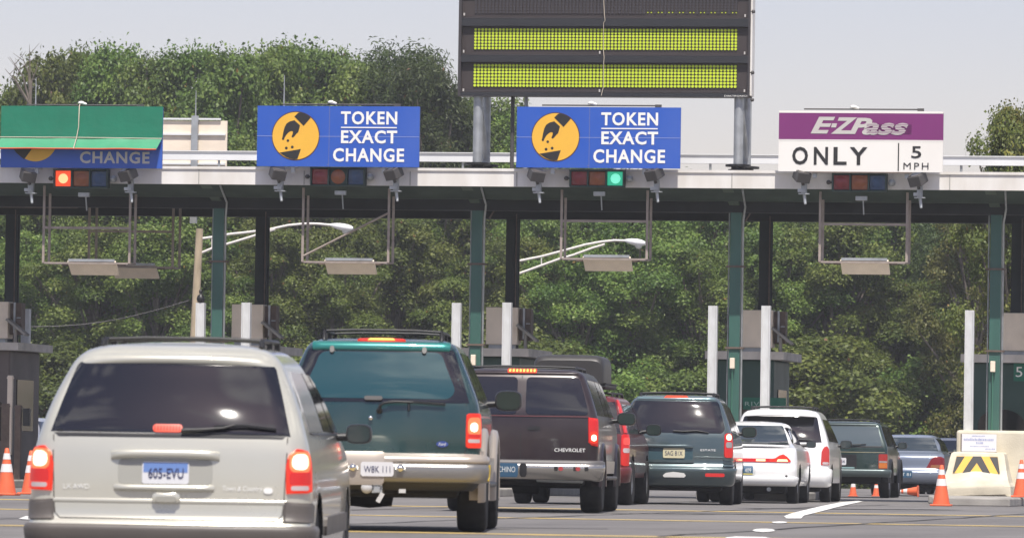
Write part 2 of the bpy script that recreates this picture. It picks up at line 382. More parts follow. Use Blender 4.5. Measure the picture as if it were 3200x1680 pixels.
def sign_fit(parent, x0, z0, wd, ht, cxf=.45):
    m = MB(); zz = z0+ht
    m.tube([(x0+wd*.15, YS+.06, zz+.035), (x0+wd*.86, YS+.06, zz+.035)], .014); m.box((x0+wd*.86, YS+.06, zz+.03), (.12, .05, .05))
    m.build('light_rail', M_dgrey, parent)
    m = MB(); m.lathe([(0, .05), (.04, .045), (.06, .02), (.06, 0), (.0, -.01)], 10, Matrix.Translation((x0+wd*cxf, YS+.04, zz+.06))); m.tube([(x0+wd*cxf, YS+.03, zz+.08), (x0+wd*cxf+.11, YS+.03, zz+.05)], [.035, .02])
    m.build('fitting', M_swhite, parent)
def seams(parent, F, wd, ht, vs=.5, cxf=.445):
    m = MB(); m.poly(rect(0, ht*vs-.004, wd, ht*vs+.004), F, 0.0005, .0045); m.build('seam', mat('pale_seam', (0.30, 0.36, 0.62), .5), parent)
    m = MB(); m.poly(rect(wd*cxf-.005, 0, wd*cxf+.005, ht), F, 0.0, .0022)
    m.poly(rect(wd*cxf-.03, .03, wd*cxf-.012, .05), F, 0, .0022); m.build('joint', mat('joint_grey', (0.12, 0.14, 0.3), .5), parent)
def coin_logo(parent, F, cu, cv, R, vmax=9):
    def T(p): return (cu + p[0]*R, cv + p[1]*R)
    if vmax > 5:
        m = MB(); m.poly(circle_pts(cu, cv, R*1.02, 56), F, .0, .004); m.build('emblem_rim', mat('dark_brown_rim', (0.06, 0.02, 0.02), .5), parent)
        m = MB(); m.poly(circle_pts(cu, cv, R*.985, 56), F, .001, .007); m.build('emblem_disc', M_yel, parent)
    def q(x, y): return T(((x-462)/238.0, (532-y)/225.0))
    hand = [(447,386),(505,434),(498,462),(488,497),(470,512),(447,540),(430,549),(421,540),(430,518),(436,497),(428,488),(408,489),(388,502),(368,522),(350,552),(345,570),(330,571),(324,562),(330,540),(336,502),(349,452),(368,418),(400,398)]
    sl = [(446,352),(484,316),(510,312),(545,320),(580,338),(611,362),(541,439)]
    bas = [(303,690),(517,655),(484,748),(450,753),(410,746),(370,731),(335,711)]
    m = MB()
    for P in (hand, sl, bas): m.poly([q(*p) for p in P], F, .002, .010)
    for cx, cy, r in ((385,577,13),(370,647,14),(430,637,14)): m.poly(circle_pts(*q(cx, cy), r/238.0*R, 14), F, .002, .010)
    m.build('hand_and_coins_emblem', M_ink, parent)
LET = dict(offset=0.028, spacing=1.12)
def token_sign(pxl, pxr, pyt, pyb, label):
    x0, z0, wd, ht, F = sign_frame(pxl, pxr, pyt, pyb)
    t = thing('toll_sign', Vector((x0+wd/2, YS, z0)), label, 'sign', 'overhead token lane signs')
    m = MB(); m.poly(rect(0, 0, wd, ht), F, -.05, 0); m.build('panel', M_blue, t)
    k = wd/1635.0; kv = ht/600.0
    def U(x): return (x-72)*k
    def V(y): return (835-y)*kv
    coin_logo(t, F, U(462), V(532), 238*k)
    seams(t, F, wd, ht)
    m = MB()
    add_text(m, 'TOKEN', F, U(916), U(1483), V(416), V(285), .008, **LET)
    add_text(m, 'EXACT', F, U(920), U(1485), V(603), V(473), .008, **LET)
    add_text(m, 'CHANGE', F, U(842), U(1558), V(785), V(650), .008, **LET)
    m.poly(rect(U(918), V(451), U(1480), V(440)), F, 0, .008)
    m.build('lettering', M_let, t)
    add_back(t, x0, z0, wd, ht); sign_fit(t, x0, z0, wd, ht)
    return t
token_sign(802, 1309, 332, 521, 'blue TOKEN EXACT CHANGE sign with coin emblem, left of the message board')
token_sign(1613, 2125, 335, 525, 'blue TOKEN EXACT CHANGE sign with coin emblem, under the message board')
# covered sign on the left
x0, z0, wd, ht, F = sign_frame(1.5, 506, 334, 525)
t = thing('toll_sign', Vector((x0+wd/2, YS, z0)), 'blue exact change sign half covered by a green tarpaulin', 'sign')
m = MB(); m.poly(rect(0, 0, wd, ht), F, -.05, 0); m.build('panel', M_blue, t)
m = MB(); k = wd/1625.0; kv = ht/615.0
cu, cv, R = 350*k, (850-560)*kv, 222*k
arc = [(cu+R*cos(a), cv+R*sin(a)) for a in [pi*1.0+pi*j/30 for j in range(31)]]
m.poly(arc, F, 0, .005); m.build('emblem_disc', M_yel, t)
m = MB(); m.poly([(110*k, (850-640)*kv), (330*k, (850-640)*kv), (238*k, (850-768)*kv), (160*k, (850-705)*kv)], F, .002, .008); m.build('basket_emblem', M_ink, t)
m = MB(); add_text(m, 'CHANGE', F, 800*k, 1500*k, (850-803)*kv, (850-683)*kv, .008, **LET); m.build('lettering', M_grey_let, t)
add_back(t, x0, z0, wd, ht)
c = thing('tarpaulin', Vector((x0+wd/2, YS, z0)), 'green tarpaulin with light lower flap hung over the leftmost sign', 'tarpaulin')
vf = (850-545)*kv; vb = (850-662)*kv
m = MB(); rows = []
for j in range(9):
    v = ht+.01-(ht+.01-vf)*j/8
    rows.append([F(u, v, .03+.006*noise.noise(Vector((u*2, v*3, 1)))) for u in [(-.0)+(wd+.01)*i/30 for i in range(31)]])
m.quadstrip(rows); m.quadstrip([[F(wd*i/30, ht+.011, -.06) for i in range(31)], rows[0]]); m.build('cover', M_tarp, c)
m = MB(); rows = []
for j in range(7):
    v = vf-(vf-vb)*j/6; o = .03+.22*(j/6)**1.3
    rows.append([F(u-.012*j/6-(.05 if i == 30 else 0)*j/6, v+.012*noise.noise(Vector((u*1.5, 3, j*.3)))*j/6, o+.02*noise.noise(Vector((u*2, v*3, 5)))) for i, u in enumerate([wd*i/30 for i in range(31)])])
m.quadstrip(rows); m.build('flap', M_tarp2, c)
m = MB(); m.tube(rows[-1], .016, 6); m.build('hem', M_orange, c)
m = MB(); m.tube([F(-.01, vf, .045), F(wd*.5, vf, .045), F(wd, vf-.01, .045)], .009, 6); m.tube([F(wd*.487, ht+.05, .0), F(wd*.487, ht+.02, .05), F(wd*.485, vf+.2, .06), F(wd*.475, vf, .07), F(wd*.472, vb+.0, .27)], .009, 6); m.build('rope', M_rope, c)
sign_fit(c, x0, z0, wd, ht, .49)
# purple and white sign
x0, z0, wd, ht, F = sign_frame(2432, 2946, 347, 537)
t = thing('toll_sign', Vector((x0+wd/2, YS, z0)), 'purple and white E-ZPass only sign with 5 MPH limit', 'sign')
k = wd/1612.0; kv = ht/600.0
def U(x): return (x-167)*k
def V(y): return (868-y)*kv
m = MB(); m.poly(rect(0, 0, wd, V(560)), F, -.05, 0); m.poly(rect(0, V(562), wd, V(552)), F, -.01, .004); m.poly(rect(0, V(290), wd, ht), F, -.05, .004); m.build('panel', M_swhite, t)
m = MB(); m.poly(rect(0, V(552), wd, V(283)), F, -.05, .002); m.build('purple_panel', M_purple, t)
m = MB()
EZ = dict(offset=0.035, shear=0.32)
add_text(m, 'E', F, U(480), U(720), V(493), V(328), .008, **EZ)
m.poly([(U(680), V(432)), (U(728), V(432)), (U(740), V(392)), (U(692), V(392))], F, .0, .008)
add_text(m, 'Z', F, U(680), U(935), V(495), V(332), .008, **EZ)
add_text(m, 'P', F, U(860), U(1085), V(495), V(336), .009, **EZ)
add_text(m, 'ass', F, U(985), U(1440), V(503), V(385), .010, **EZ)
m.build('lettering', M_grey_let, t)
m = MB()
for yy in (398, 415, 432, 449, 466, 483): m.poly(rect(U(1030), V(yy+4), U(1470), V(yy-1)), F, .0, .012)
m.build('speed_lines', M_purple, t)
m = MB()
K2 = dict(offset=0.0, spacing=1.25)
for ch, a, b in (('O', 303, 458), ('N', 515, 655), ('L', 708, 838), ('Y', 868, 1040)): add_text(m, ch, F, U(a), U(b), V(800), V(625), .008, offset=.022)
m.build('word_lettering', M_ink, t); m = MB(); add_text(m, '5', F, U(1470), U(1568), V(730), V(612), .008, offset=.012); add_text(m, 'MPH', F, U(1395), U(1640), V(840), V(775), .008, spacing=1.3)
m.build('speed_lettering', M_ink, t)
m = MB(); m.poly(rect(U(1339), V(855), U(1350), V(582)), F, 0, .008); m.build('divider_line', M_ink, t)
m = MB(); m.box((x0+wd*.5, YS+.0, z0-.012), (wd*.62, .03, .02)); m.build('rusty_ledge', M_rust, t)
add_back(t, x0, z0, wd, ht); sign_fit(t, x0, z0, wd, ht)
# back of another sign behind the canopy
YB = YR + 1.2
a = on_y(455, 518, YB); b = on_y(711, 378, YB)
t = thing('sign_back', Vector(((a.x+b.x)/2, YB, zt-.1)), 'grey and tan back of a sign facing the far side, behind the covered sign', 'sign')
m = MB(); m.box(((a.x+b.x)/2, YB, (a.z+b.z)/2), (b.x-a.x, .05, b.z-a.z)); m.build('panel', M_tan, t)
m = MB()
p = on_y(610, 370, YB-.1); q = on_y(610, 470, YB-.1); m.box((p.x, YB-.1, (p.z+.1+a.z-1.2)/2), (.13, .1, p.z-a.z+1.2))
m.build('post', M_galv, t)
m = MB()
for py in (372, 420, 512):
    q = on_y(600, py, YB-.05); m.box(((a.x+b.x)/2-(.1 if py < 400 else 0), YB-.05, q.z), (b.x-a.x-.05, .05, .035))
m.build('stiffeners', M_beam, t)
# whip antennas
for px, yt_, yb_, Yp, lb in ((111, 243, 333, YS+.25, 'whip antenna rising behind the green tarpaulin'), (611, 283, 372, YB-.1, 'whip antenna on the grey sign back'), (887, 235, 333, YS+.25, 'whip antenna rising behind the blue sign left of the board')):
    a = on_y(px, yb_+14, Yp); b = on_y(px, yt_, Yp); b.x = a.x
    t = MB(); t.tube([a, (a+b)/2, b], [.018, .012, .007], 6); t.build('whip_antenna', M_galv)
    tag(bpy.data.objects[-1] if False else COL.objects[-1], lb, 'antenna')

# ------------------------------------------------------------------ lane signals, flood lights, hanging frames
def lens(name, col, lit=None):
    if lit: return mat(name, col, .25, emit=lit[0], estr=lit[1])
    return mat(name, col, .22, var=.35, vscale=9)
LR = lens('red_lens', (.30, .025, .03)); LA = lens('amber_lens', (.36, .10, .03)); LB = lens('blue_lens', (.03, .08, .19))
LRL = mat('lit_red_lens', (.4, .03, .02), .3, emit=(1.0, .085, .018), estr=.75); LRC = mat('lit_red_core', (1, .5, .2), .3, emit=(1.0, .40, .18), estr=1.2)
LG = mat('lit_green_lens', (.02, .3, .2), .3, emit=(.02, .55, .30), estr=.5); LGC = mat('lit_green_core', (.3, .9, .7), .3, emit=(.15, .8, .52), estr=.65)
M_sig = mat('dark_green_signal_housing', (.02, .05, .04), .5, var=.3)
YG = YF - 0.17
def signal(px0, px1, py0, py1, lit, label):
    a = on_y(px0, py1, YG); b = on_y(px1, py0, YG); wd = (b.x-a.x)/3; ht = b.z-a.z
    t = thing('lane_signal', Vector(((a.x+b.x)/2, YG, a.z)), label, 'traffic signal', 'three lens lane signals on the canopy edge')
    m = MB()
    m.box(((a.x+b.x)/2, YG+.09, (a.z+b.z)/2), (wd*3, .1, ht+.05)); m.box(((a.x+b.x)/2, YG+.0, b.z+.01), (wd*3, .16, .02)); m.box(((a.x+b.x)/2, YG+.02, a.z-.012), (wd*3, .12, .02))
    for i in range(4): m.box((a.x+wd*i+(.015 if i == 0 else -.015 if i == 3 else 0), YG+.01, (a.z+b.z)/2), (.03, .12, ht))
    m.build('housing', M_sig, t)
    for i, (nm, mm) in enumerate((('red', LR), ('amber', LA), ('blue', LB))):
        cx = a.x+wd*(i+.5); cz = (a.z+b.z)/2; core = None
        if lit == 'red' and i == 0: mm = LRL; core = LRC
        if i == 1 and not lit and px0 < 1500: core = LA; mm = M_sig
        if lit == 'green' and i == 2: mm = LG; core = LGC
        m = MB(); m.box((cx, YG+.035, cz), (wd-.035, .03, ht-.02), bev=.012); l = m.build('lens', mm, t)
        q_ = (1.25 if core == LA else .85) if core else 1.0; m = MB(); m.lathe([(.0, 0.012), (.07*q_, .008), (.11*q_, 0)], 20, Matrix.Translation((cx, YG+.0185, cz)) @ Matrix.Rotation(pi/2, 4, 'X'))
        m.build('lens_dome', core or mm, t)
    for sx in (-1, 1):
        cx = (a.x-.07) if sx < 0 else (b.x+.09)
        m = MB(); m.lathe([(.0, .06), (.04, .05), (.055, 0), (.05, -.05), (0, -.06)], 14, Matrix.Translation((cx, YG+.03, (a.z+b.z)/2)) @ Matrix.Rotation(pi/2, 4, 'X') @ Matrix.Scale(1.25 if sx > 0 else .8, 4)); m.box((cx-sx*.04, YG+.1, (a.z+b.z)/2), (.05, .1, .03))
        m.build('side_lamp', M_galv if sx > 0 else M_dgrey, t)
    m = MB(); zc = a.z-.14; m.box(((a.x+b.x)/2+.02, YG+.18, zc), (.22, .08, .085), bev=.01); m.tube([((a.x+b.x)/2+.05, YG+.18, zc), ((a.x+b.x)/2+.06, YG+.25, zc-.3)], .014, 6); m.build('junction_box', M_galv, t)
signal(168, 339, 533, 583, 'red', 'lane signal with the red lens lit, under the covered sign')
signal(970, 1142, 527, 577, None, 'unlit lane signal with round amber lens, under the blue sign left of the board')
signal(1780, 1952, 535, 580, 'green', 'lane signal with the green lens lit, under the blue sign below the board')
signal(2600, 2772, 546, 594, None, 'unlit lane signal under the purple and white sign')
M_bul = mat('flood_glass', (.7, .72, .7), .1, emit=(.85, 1, .95), estr=.8)
def flood(px, py, flip, label):
    c = on_y(px, py, YF-.33)
    t = thing('flood_light', Vector((c.x, YF-.1, c.z-.3)), label, 'floodlight', 'box floodlights below the signs')
    R = Matrix.Rotation(radians(28*flip), 3, 'Z') @ Matrix.Rotation(radians(24), 3, 'X') @ Matrix.Rotation(radians(6*flip), 3, 'Y')
    m = MB(); m.box(c, (.27, .26, .20), R, bev=.015); m.tube([c+Vector((0, .02, -.1)), c+Vector((.02, .06, -.17))], .03, 6); m.build('lamp_box', M_dgrey, t)
    m = MB(); m.box(c+R@Vector((0, .0, .102)), (.22, .21, .012), R); m.build('lamp_glass', mat('dull_glass', (.10, .085, .075), .25), t)
    m = MB(); m.box(c+Vector((.03, .12, -.2)), (.1, .1, .26)); m.box(c+Vector((.03, .12, -.33)), (.2, .14, .02)); m.box(c+Vector((-.01, .08, -.27)), (.14, .1, .06)); m.tube([c+Vector((.03, .12, -.3)), c+Vector((.05, .12, -.46)), c+Vector((.06, .1, -.52))], [.035, .03, .025], 8)
    m.build('bracket', M_galv, t)
for i, (px, py, fl, lb) in enumerate([(88, 548, 1, 'box floodlight below the left part of the covered sign'), (400, 545, -1, 'box floodlight right of the lit red signal'), (868, 541, 1, 'box floodlight left of the unlit signal under the first blue sign'), (1230, 541, -1, 'box floodlight right of the round amber lens signal'),
        (1676, 546, 1, 'box floodlight left of the lit green signal'), (2045, 543, -1, 'box floodlight right of the lit green signal'), (2506, 549, 1, 'box floodlight below the word ONLY'), (2868, 561, -1, 'box floodlight below the MPH lettering')]):
    flood(px, py, fl, lb)
M_frame = mat('weathered_frame_steel', (0.36, 0.30, 0.26), .6, var=.3, vscale=6)
def hang(px0, px1, pyb, pym, diag, pan0, pan1, label, Y=None, ztop=None, back=.45, grp='reader frames hanging below the canopy'):
    Y = Y or YF+.25
    a = on_y(px0, pyb, Y); b = on_y(px1, pyb, Y); zb_ = (a.z+b.z)/2; zt_ = ztop or zb
    t = thing('antenna_frame', Vector(((a.x+b.x)/2, Y, zb_)), label, 'antenna frame', grp)
    for yy in (Y, Y+back):
        m = MB()
        for xx in (a.x, b.x): m.box((xx, yy, (zt_+zb_)/2), (.045, .035, zt_-zb_))
        m.box(((a.x+b.x)/2, yy, zb_), (b.x-a.x-.046, .034, .034)); m.build('hanger', M_frame, t)
    for xx in (a.x, b.x): m = MB(); m.box((xx, Y+back/2, zb_-.0), (.03, back-.036, .03)); m.build('side_rail', M_frame, t)
    if pym:
        z = on_y((px0+px1)/2, pym, Y).z; m = MB(); m.box(((a.x+b.x)/2, Y-.01, z), (b.x-a.x-.046, .03, .045)); m.build('crossbar', M_frame, t)
    if diag:
        m = MB(); m.tube([Vector((a.x+.03, Y-.03, on_y(px0, diag[0], Y).z)), Vector((b.x-.02, Y-.03, on_y(px1, diag[1], Y).z))], .02, 4); m.build('brace', M_frame, t)
    p0 = on_y(pan0, pyb-6, Y+.02); p1 = on_y(pan1, pyb-6, Y+.02)
    zt2 = zb_+.02
    m = MB(); dn = Vector((0, .34, -.235)); up = Vector((0, .025, .03))
    P = [Vector((p0.x, Y+.02, zt2)), Vector((p1.x, Y+.02, zt2))]
    m.add([P[0], P[1], P[1]+dn, P[0]+dn, P[0]+up, P[1]+up, P[1]+dn+up, P[0]+dn+up], [(0,1,2,3),(4,7,6,5),(0,4,5,1),(1,5,6,2),(2,6,7,3),(3,7,4,0)])
    m.build('antenna_panel', M_tan, t)
    m = MB(); m.box(((p0.x+p1.x)/2, Y+.02, zt2+.035), (p1.x-p0.x-.04, .06, .05)); m.build('panel_cap', M_galv, t)
    m = MB(); m.box(((p0.x+p1.x)/2, Y+.22, zb_-.02), (p1.x-p0.x+.3, .05, .04)); m.build('mounting_bar', M_rust, t)
hang(135, 404, 822, 712, None, 211, 361, 'hanging reader frame in the leftmost lane with tan panel')
hang(945, 1213, 819, None, (799, 667), 1014, 1168, 'hanging reader frame with a diagonal brace')
hang(1753, 2021, 809, 691, None, 1821, 1970, 'hanging reader frame below the green light and message board')
hang(2561, 2833, 819, 701, None, 2626, 2776, 'hanging reader frame below the purple sign')
hang(277, 539, 834, 723, None, 348, 486, 'second brown reader frame, behind the one in the leftmost lane', Y=YC+2.6, ztop=zs_, back=.6)

# ------------------------------------------------------------------ message board
YM = YF + .55
a = on_y(1431, 303, YM); b = on_y(2343, 300, YM); zbot = on_y(1887, 302, YM).z; ztop = on_y(1887, -75, YM).z; W = b.x-a.x
MF = lambda u, v, d: Vector((a.x+u, YM-d, zbot+v))
pxm = W/912.0; 
def BU(px): return (px-1431)*pxm
def BV(py): return (302-py)*pxm
brd = thing('message_board', Vector(((a.x+b.x)/2, YM, zbot)), 'large dark electronic message board with rows of yellow green dots above the canopy', 'message board')
M_brown = mat('dark_brown_board', (0.048, 0.037, 0.036), .5, var=.2, vscale=2)
m = MB(); H = ztop-zbot
m.box((a.x+W/2, YM+.2, zbot+H/2), (W, .3, H))
m.build('cabinet', M_brown, brd)
m = MB()
for y0, y1 in ((302, 290), (197, 176), (85, 62), (-20, -75)):
    m.poly(rect(.0, BV(y0), W, BV(y1)), MF, -.05, .035)
m.build('crossbars', mat('board_crossbar', (.02, .021, .025), .5), brd)
m = MB(); m.poly(rect(0, 0, BU(1440), H), MF, -.05, .045); m.poly(rect(BU(2336), 0, W, H), MF, -.05, .045)
for y0 in (288, 175, 61): m.poly(rect(BU(1441), BV(y0), BU(2335), BV(y0-3)), MF, -.02, .02)
m.build('edge_trim', mat('board_trim', (.045, .04, .042), .45), brd)
m = MB(); m.box((b.x+.018, YM+.17, zbot+H/2+.02), (.034, .36, H-.02)); m.build('side_panel', M_white, brd)
M_disc = mat('yellow_green_dot', (0.56, 0.68, 0.035), .5, var=.25, vscale=9, dirt=(.35, .5, .02))
M_dark = mat('dark_dot', (0.05, 0.045, 0.05), .5)
def dots(y0, y1, rows, mm, name, keep=lambda i, j: True, x0=1477, x1=2302, n=75, rad=.45):
    m = MB(); du = (BU(x1)-BU(x0))/n; dv = (BV(y0)-BV(y1))/rows
    for j in range(rows):
        for i in range(n):
            if keep(i, j):
                m.poly(circle_pts(BU(x0)+du*(i+.5), BV(y1)+dv*(j+.5), min(du, dv)*rad, 8), MF, -.05, -.035 + .006)
    return m.build(name, mm, brd)
dots(91, 158, 7, M_disc, 'upper_dot_row')
dots(202, 274, 7, M_disc, 'lower_dot_row')
dots(-8, 46, 6, M_dark, 'dark_dot_row', lambda i, j: not (j == 0 and i > 47 and i % 3))
dots(-8, 46, 6, M_disc, 'stray_dots', lambda i, j: (j == 0 and i > 47 and i % 3 and True), rad=.22)
m = MB(); m.tube([MF(BU(1884), BV(-60), .06), MF(BU(1886), BV(10), .07), MF(BU(1888), BV(45), .06), MF(BU(1891), BV(68), .07), MF(BU(1886), BV(75), .05), MF(BU(1887), BV(160), .06), MF(BU(1890), BV(182), .08), MF(BU(1888), BV(200), .05), MF(BU(1888), BV(275), .06), MF(BU(1882), BV(300), .05)], .007, 6); m.build('cable', M_rope, brd)
for px, py in ((1448, 50), (1448, 165), (1449, 285), (2326, 52), (2326, 167), (2327, 283), (1875, 167), (1876, 285)): m = MB(); m.poly(rect(BU(px)-.012, BV(py)-.02, BU(px)+.012, BV(py)+.03), MF, 0, .05); m.build('latch', M_grey_let, brd)
m = MB(); add_text(m, 'DAKTRONICS', MF, BU(2265), BU(2338), BV(301), BV(296), .04); m.build('maker_name', M_let, brd)
for py in (38, 226, 310): c = MF(BU(2352), BV(py), 0); m = MB(); m.lathe([(0, .03), (.03, .02), (.035, -.03), (0, -.04)], 10, Matrix.Translation(c) @ Matrix.Rotation(pi/2, 4, 'Y')); m.box(c+Vector((-.03, 0, 0)), (.05, .02, .02)); m.build('side_light', M_dgrey, brd)
for (p0, p1) in ((1493, 1518), (2308, 2333)):
    c1 = on_y(p0, 420, YM+.15); c2 = on_y(p1+2, 420, YM+.9)
    m = MB(); m.lathe([(.09, zt-.03), (.09, zbot+.01)], 20, Matrix.Translation((c1.x, YM+.15, 0))); m.lathe([(.078, zt-.03), (.078, zbot+.3)], 20, Matrix.Translation((c2.x, YM+.9, 0)))
    m.tube([(c1.x+.05, YM+.2, zbot-.22), (c2.x-.02, YM+.8, zbot-.75), (c2.x, YM+.85, zt+.25)], .045, 8)
    m.build('support_post', M_galv, brd)
    for c, yy in ((c1, YM+.15), (c2, YM+.9)): m = MB(); m.lathe([(.19, zt-.02), (.19, zt+.05), (.13, zt+.06), (.13, zt+.1), (.24, zt+.1), (.24, zt+.14), (.12, zt+.15)], 16, Matrix.Translation((c.x, yy, 0)), smooth=False); m.build('post_base', M_black, brd)
for px in (1601, 1643):
    c = on_y(px, 420, YM+.35); m = MB(); m.tube([(c.x, YM+.35, zt-.02), (c.x, YM+.35, zbot+.01)], .038, 10); m.build('slim_post', M_dgrey if px < 1620 else M_galv, brd)

# ------------------------------------------------------------------ islands, bollard posts, booths, barriers
M_boothg = mat('dark_green_booth_wall', (0.020, 0.062, 0.048), .5, var=.25, vscale=1.5)
M_boothb = mat('grey_brown_booth_wall', (0.13, 0.105, 0.095), .6, var=.25, vscale=1.5)
M_bglass = mat('dark_booth_glass', (0.012, 0.011, 0.012), .12)
XI = [on_y(px, 1000, YC).x for px in (-125, 683, 1490.7, 2299, 3112)]
wh = ['leftmost', 'second', 'middle', 'fourth', 'rightmost']
for i, xi in enumerate(XI):
    m = MB(); y0_ = YC-9 if i != 3 else YC-.4; m.box((xi+.42, (y0_+YC+8)/2, .07), (1.35, YC+8-y0_, .16), bev=.03)
    tag(m.build('traffic_island', M_concg), ['raised concrete toll island at the left edge with the brown booth', 'raised concrete toll island hidden behind the champagne minivan', 'raised concrete toll island behind the teal vehicle', 'raised concrete toll island beside the green booth lettered RIVER', 'raised concrete toll island with the chevron barrier'][i], 'traffic island', 'toll islands')
def post(px, pyt, Y, label):
    c = on_y(px, pyt, Y); m = MB(); h = c.z; t = .02; wd = .165
    m.box((c.x-wd/2+t/2, Y, h/2+.15), (t, .16, h-.15-.02)); m.box((c.x+wd/2-t/2, Y, h/2+.15), (t, .16, h-.15-.02)); m.box((c.x, Y-.03, h/2+.15), (wd-2*t, .03, h-.15-.02))
    m.v = [Vector((p.x, p.y, min(p.z, h))) for p in m.v]
    o = tag(m.build('guard_post', M_post), label, 'post', 'tall white steel guard posts on the islands')
    return o
YP = YC - 1.0
for px, pyt, lb in ((82, 965, 'grey white guard post rising behind the roof of the brown booth'), (628, 946, 'white guard post just right of the wooden lamp pole'), (771, 945, 'white guard post in front of the tan cabinet above the minivan roof'), (1428, 946, 'white guard post left of the column above the teal vehicle'),
                    (1586, 945, 'white guard post behind the dark red truck, right of the tan cabinet'), (2229, 955, 'white guard post rising behind the slate green minivan'), (2395, 955, 'white guard post hiding the end of the word RIVER'), (3031, 969, 'white guard post behind the chevron barrier')):
    post(px, pyt, YP if px != 82 else YC+5.0, lb)
m = MB(); c = on_y(627, 944, YP); m.lathe([(0, .25), (.03, .24), (.035, .2), (.02, .16), (.06, .14), (.08, .07), (.06, .01), (0, 0)], 12, Matrix.Translation((c.x, YP, c.z-.01)))
tag(m.build('warning_lamp', M_black), 'small black lamp standing on top of a white guard post', 'lamp')
def booth(i, kind, label, px_off=0):
    Yb = YC+2.0; L = 2.4; wd = 1.10; x0 = XI[i]+on_y(2240, 1200, Yb).x-XI[3]
    x1 = x0+wd; zr0 = on_y(2330, 1122, Yb-.2).z; zr1 = on_y(2330, 1097, Yb-.2).z
    t = thing('toll_booth', Vector(((x0+x1)/2, Yb+L/2, .15)), label, 'toll booth')
    wall = M_boothb if kind == 'brown' else M_boothg
    m = MB(); m.box(((x0+x1)/2, Yb+L/2, (zr0+.15)/2), (wd, L, zr0-.15), bev=.04); m.build('wall', wall, t)
    m = MB(); m.box(((x0+x1)/2, Yb+L/2, (zr0+zr1)/2), (wd+.42, L+.4, zr1-zr0)); m.build('roof_slab', mat('booth_roof_concrete', (.68, .63, .57), .85, var=.3, vscale=3), t)
    Fb = lambda u, v, d: Vector((x0+u, Yb-d, v))
    m = MB()
    arch = [(.12, .9), (1.0, .9)] + [(.56+.44*cos(a), 1.50+.28*sin(a)) for a in [pi*j/12 for j in range(13)]]
    m.poly(arch, Fb, -.01, .012); m.build('window', M_bglass, t)
    m = MB(); m.box((x1-.02, Yb+L*.5, 1.6), (.08, 1.3, 1.0)); m.build('side_window', M_bglass, t)
    # cabinet on the roof with tilted screen
    cx0 = on_y(2314, 1000, Yb-.1).x - XI[3] + XI[i]
    m = MB(); zc0 = on_y(2350, 1085, Yb-.1).z; zc1 = on_y(2350, 968, Yb-.1).z
    m.box((cx0+.31, Yb+.1, (zc0+zc1)/2), (.62, .4, zc1-zc0), bev=.012); m.build('roof_cabinet', M_tan, t)
    m = MB(); m.box((cx0+.74, Yb+.2, (zc0+zc1)/2+.03), (.22, .3, zc1-zc0-.1)); m.build('cabinet_vent', M_rust, t)
    m = MB(); m.box((cx0+.72, Yb+.02, (zc0+zc1)/2+.05), (.04, .03, zc1-zc0-.12)); m.box((cx0+.80, Yb+.03, (zc0+zc1)/2+.05), (.08, .02, .02)); m.box((cx0+.3, Yb+.05, (zc0+zr1)/2), (.5, .2, zc0-zr1)); m.build('cabinet_stand', M_galv, t)
    R = Matrix.Rotation(radians(38), 3, 'Y')
    m = MB(); m.box((cx0+.82, Yb-.12, zc0+.22), (.5, .3, .045), R); m.tube([(cx0+.78, Yb-.12, zr1), (cx0+.78, Yb-.12, zc0+.2)], .035, 8); m.build('tilted_panel', M_concg, t)
    return t, Fb, x0
booth(0, 'brown', 'grey brown toll booth with concrete roof at the left edge')
booth(1, 'green', 'toll booth with a tan roof cabinet, mostly behind the champagne minivan')
booth(2, 'green', 'toll booth with concrete roof between the teal vehicle and the roof box')
t, Fb, bx = booth(3, 'green', 'dark green toll booth lettered RIVER behind the white coupe')
a = on_y(2322, 1278, YC+1.97); b = on_y(2440, 1242, YC+1.97)
m = MB(); m.box(((a.x+b.x)/2+.05, YC+1.975, (a.z+b.z)/2), (b.x-a.x+.1, .02, b.z-a.z)); sp = m.build('name_plate', mat('green_plate', (.0, .13, .075), .4), t)
m = MB(); FF = lambda u, v, d: Vector((u, YC+1.965-d, v)); 
u0 = on_y(2328, 1258, YC+1.96).x; add_text(m, 'RIVER', FF, u0, u0+.50, on_y(2340, 1267, YC+1.96).z, on_y(2340, 1254, YC+1.96).z, .002, spacing=1.15); m.build('lettering', mat('pale_green_letters', (.35, .5, .42), .5), t)
t, Fb, bx = booth(4, 'green', 'dark green toll booth with arched window and number 5, behind the chevron barrier')
a = on_y(3174, 1180, YC+1.97); b = on_y(3197, 1144, YC+1.97)
m = MB(); m.box(((a.x+b.x)/2+.06, YC+1.975, (a.z+b.z)/2), (.34, .02, .34)); m.build('number_plate', mat('green_plate', (.0, .13, .075), .4), t)
m = MB(); add_text(m, '5', FF, a.x, b.x-.01, a.z+.02, b.z-.01, .002); m.build('number', M_let, t)
xg = XI[0]
for px, y0, y1, wd, mm_, lb in ((33, 1172, 1420, .10, M_tan, 'tan upright pole against the brown booth at the left edge'), (20, 1260, 1470, .16, M_rust, 'dark rusty coin machine stand by the brown booth'), (58, 1265, 1500, .12, M_rust, 'narrow rusty cabinet between cone and brown booth'), (84, 1275, 1330, .13, M_black, 'black box fixed at the corner of the brown booth')):
    a = on_y(px, y0, YC+1.2); b = on_y(px, y1, YC+1.2); m = MB(); m.box((a.x, YC+1.2, (a.z+max(b.z, .15))/2), (wd, wd, a.z-max(b.z, .15)), bev=.01)
    m.box((a.x, YC+1.2, a.z-.05), (wd*1.15, wd*1.15, .03))
    tag(m.build('lane_equipment', mm_), lb, 'equipment', 'lane equipment by the brown booth')
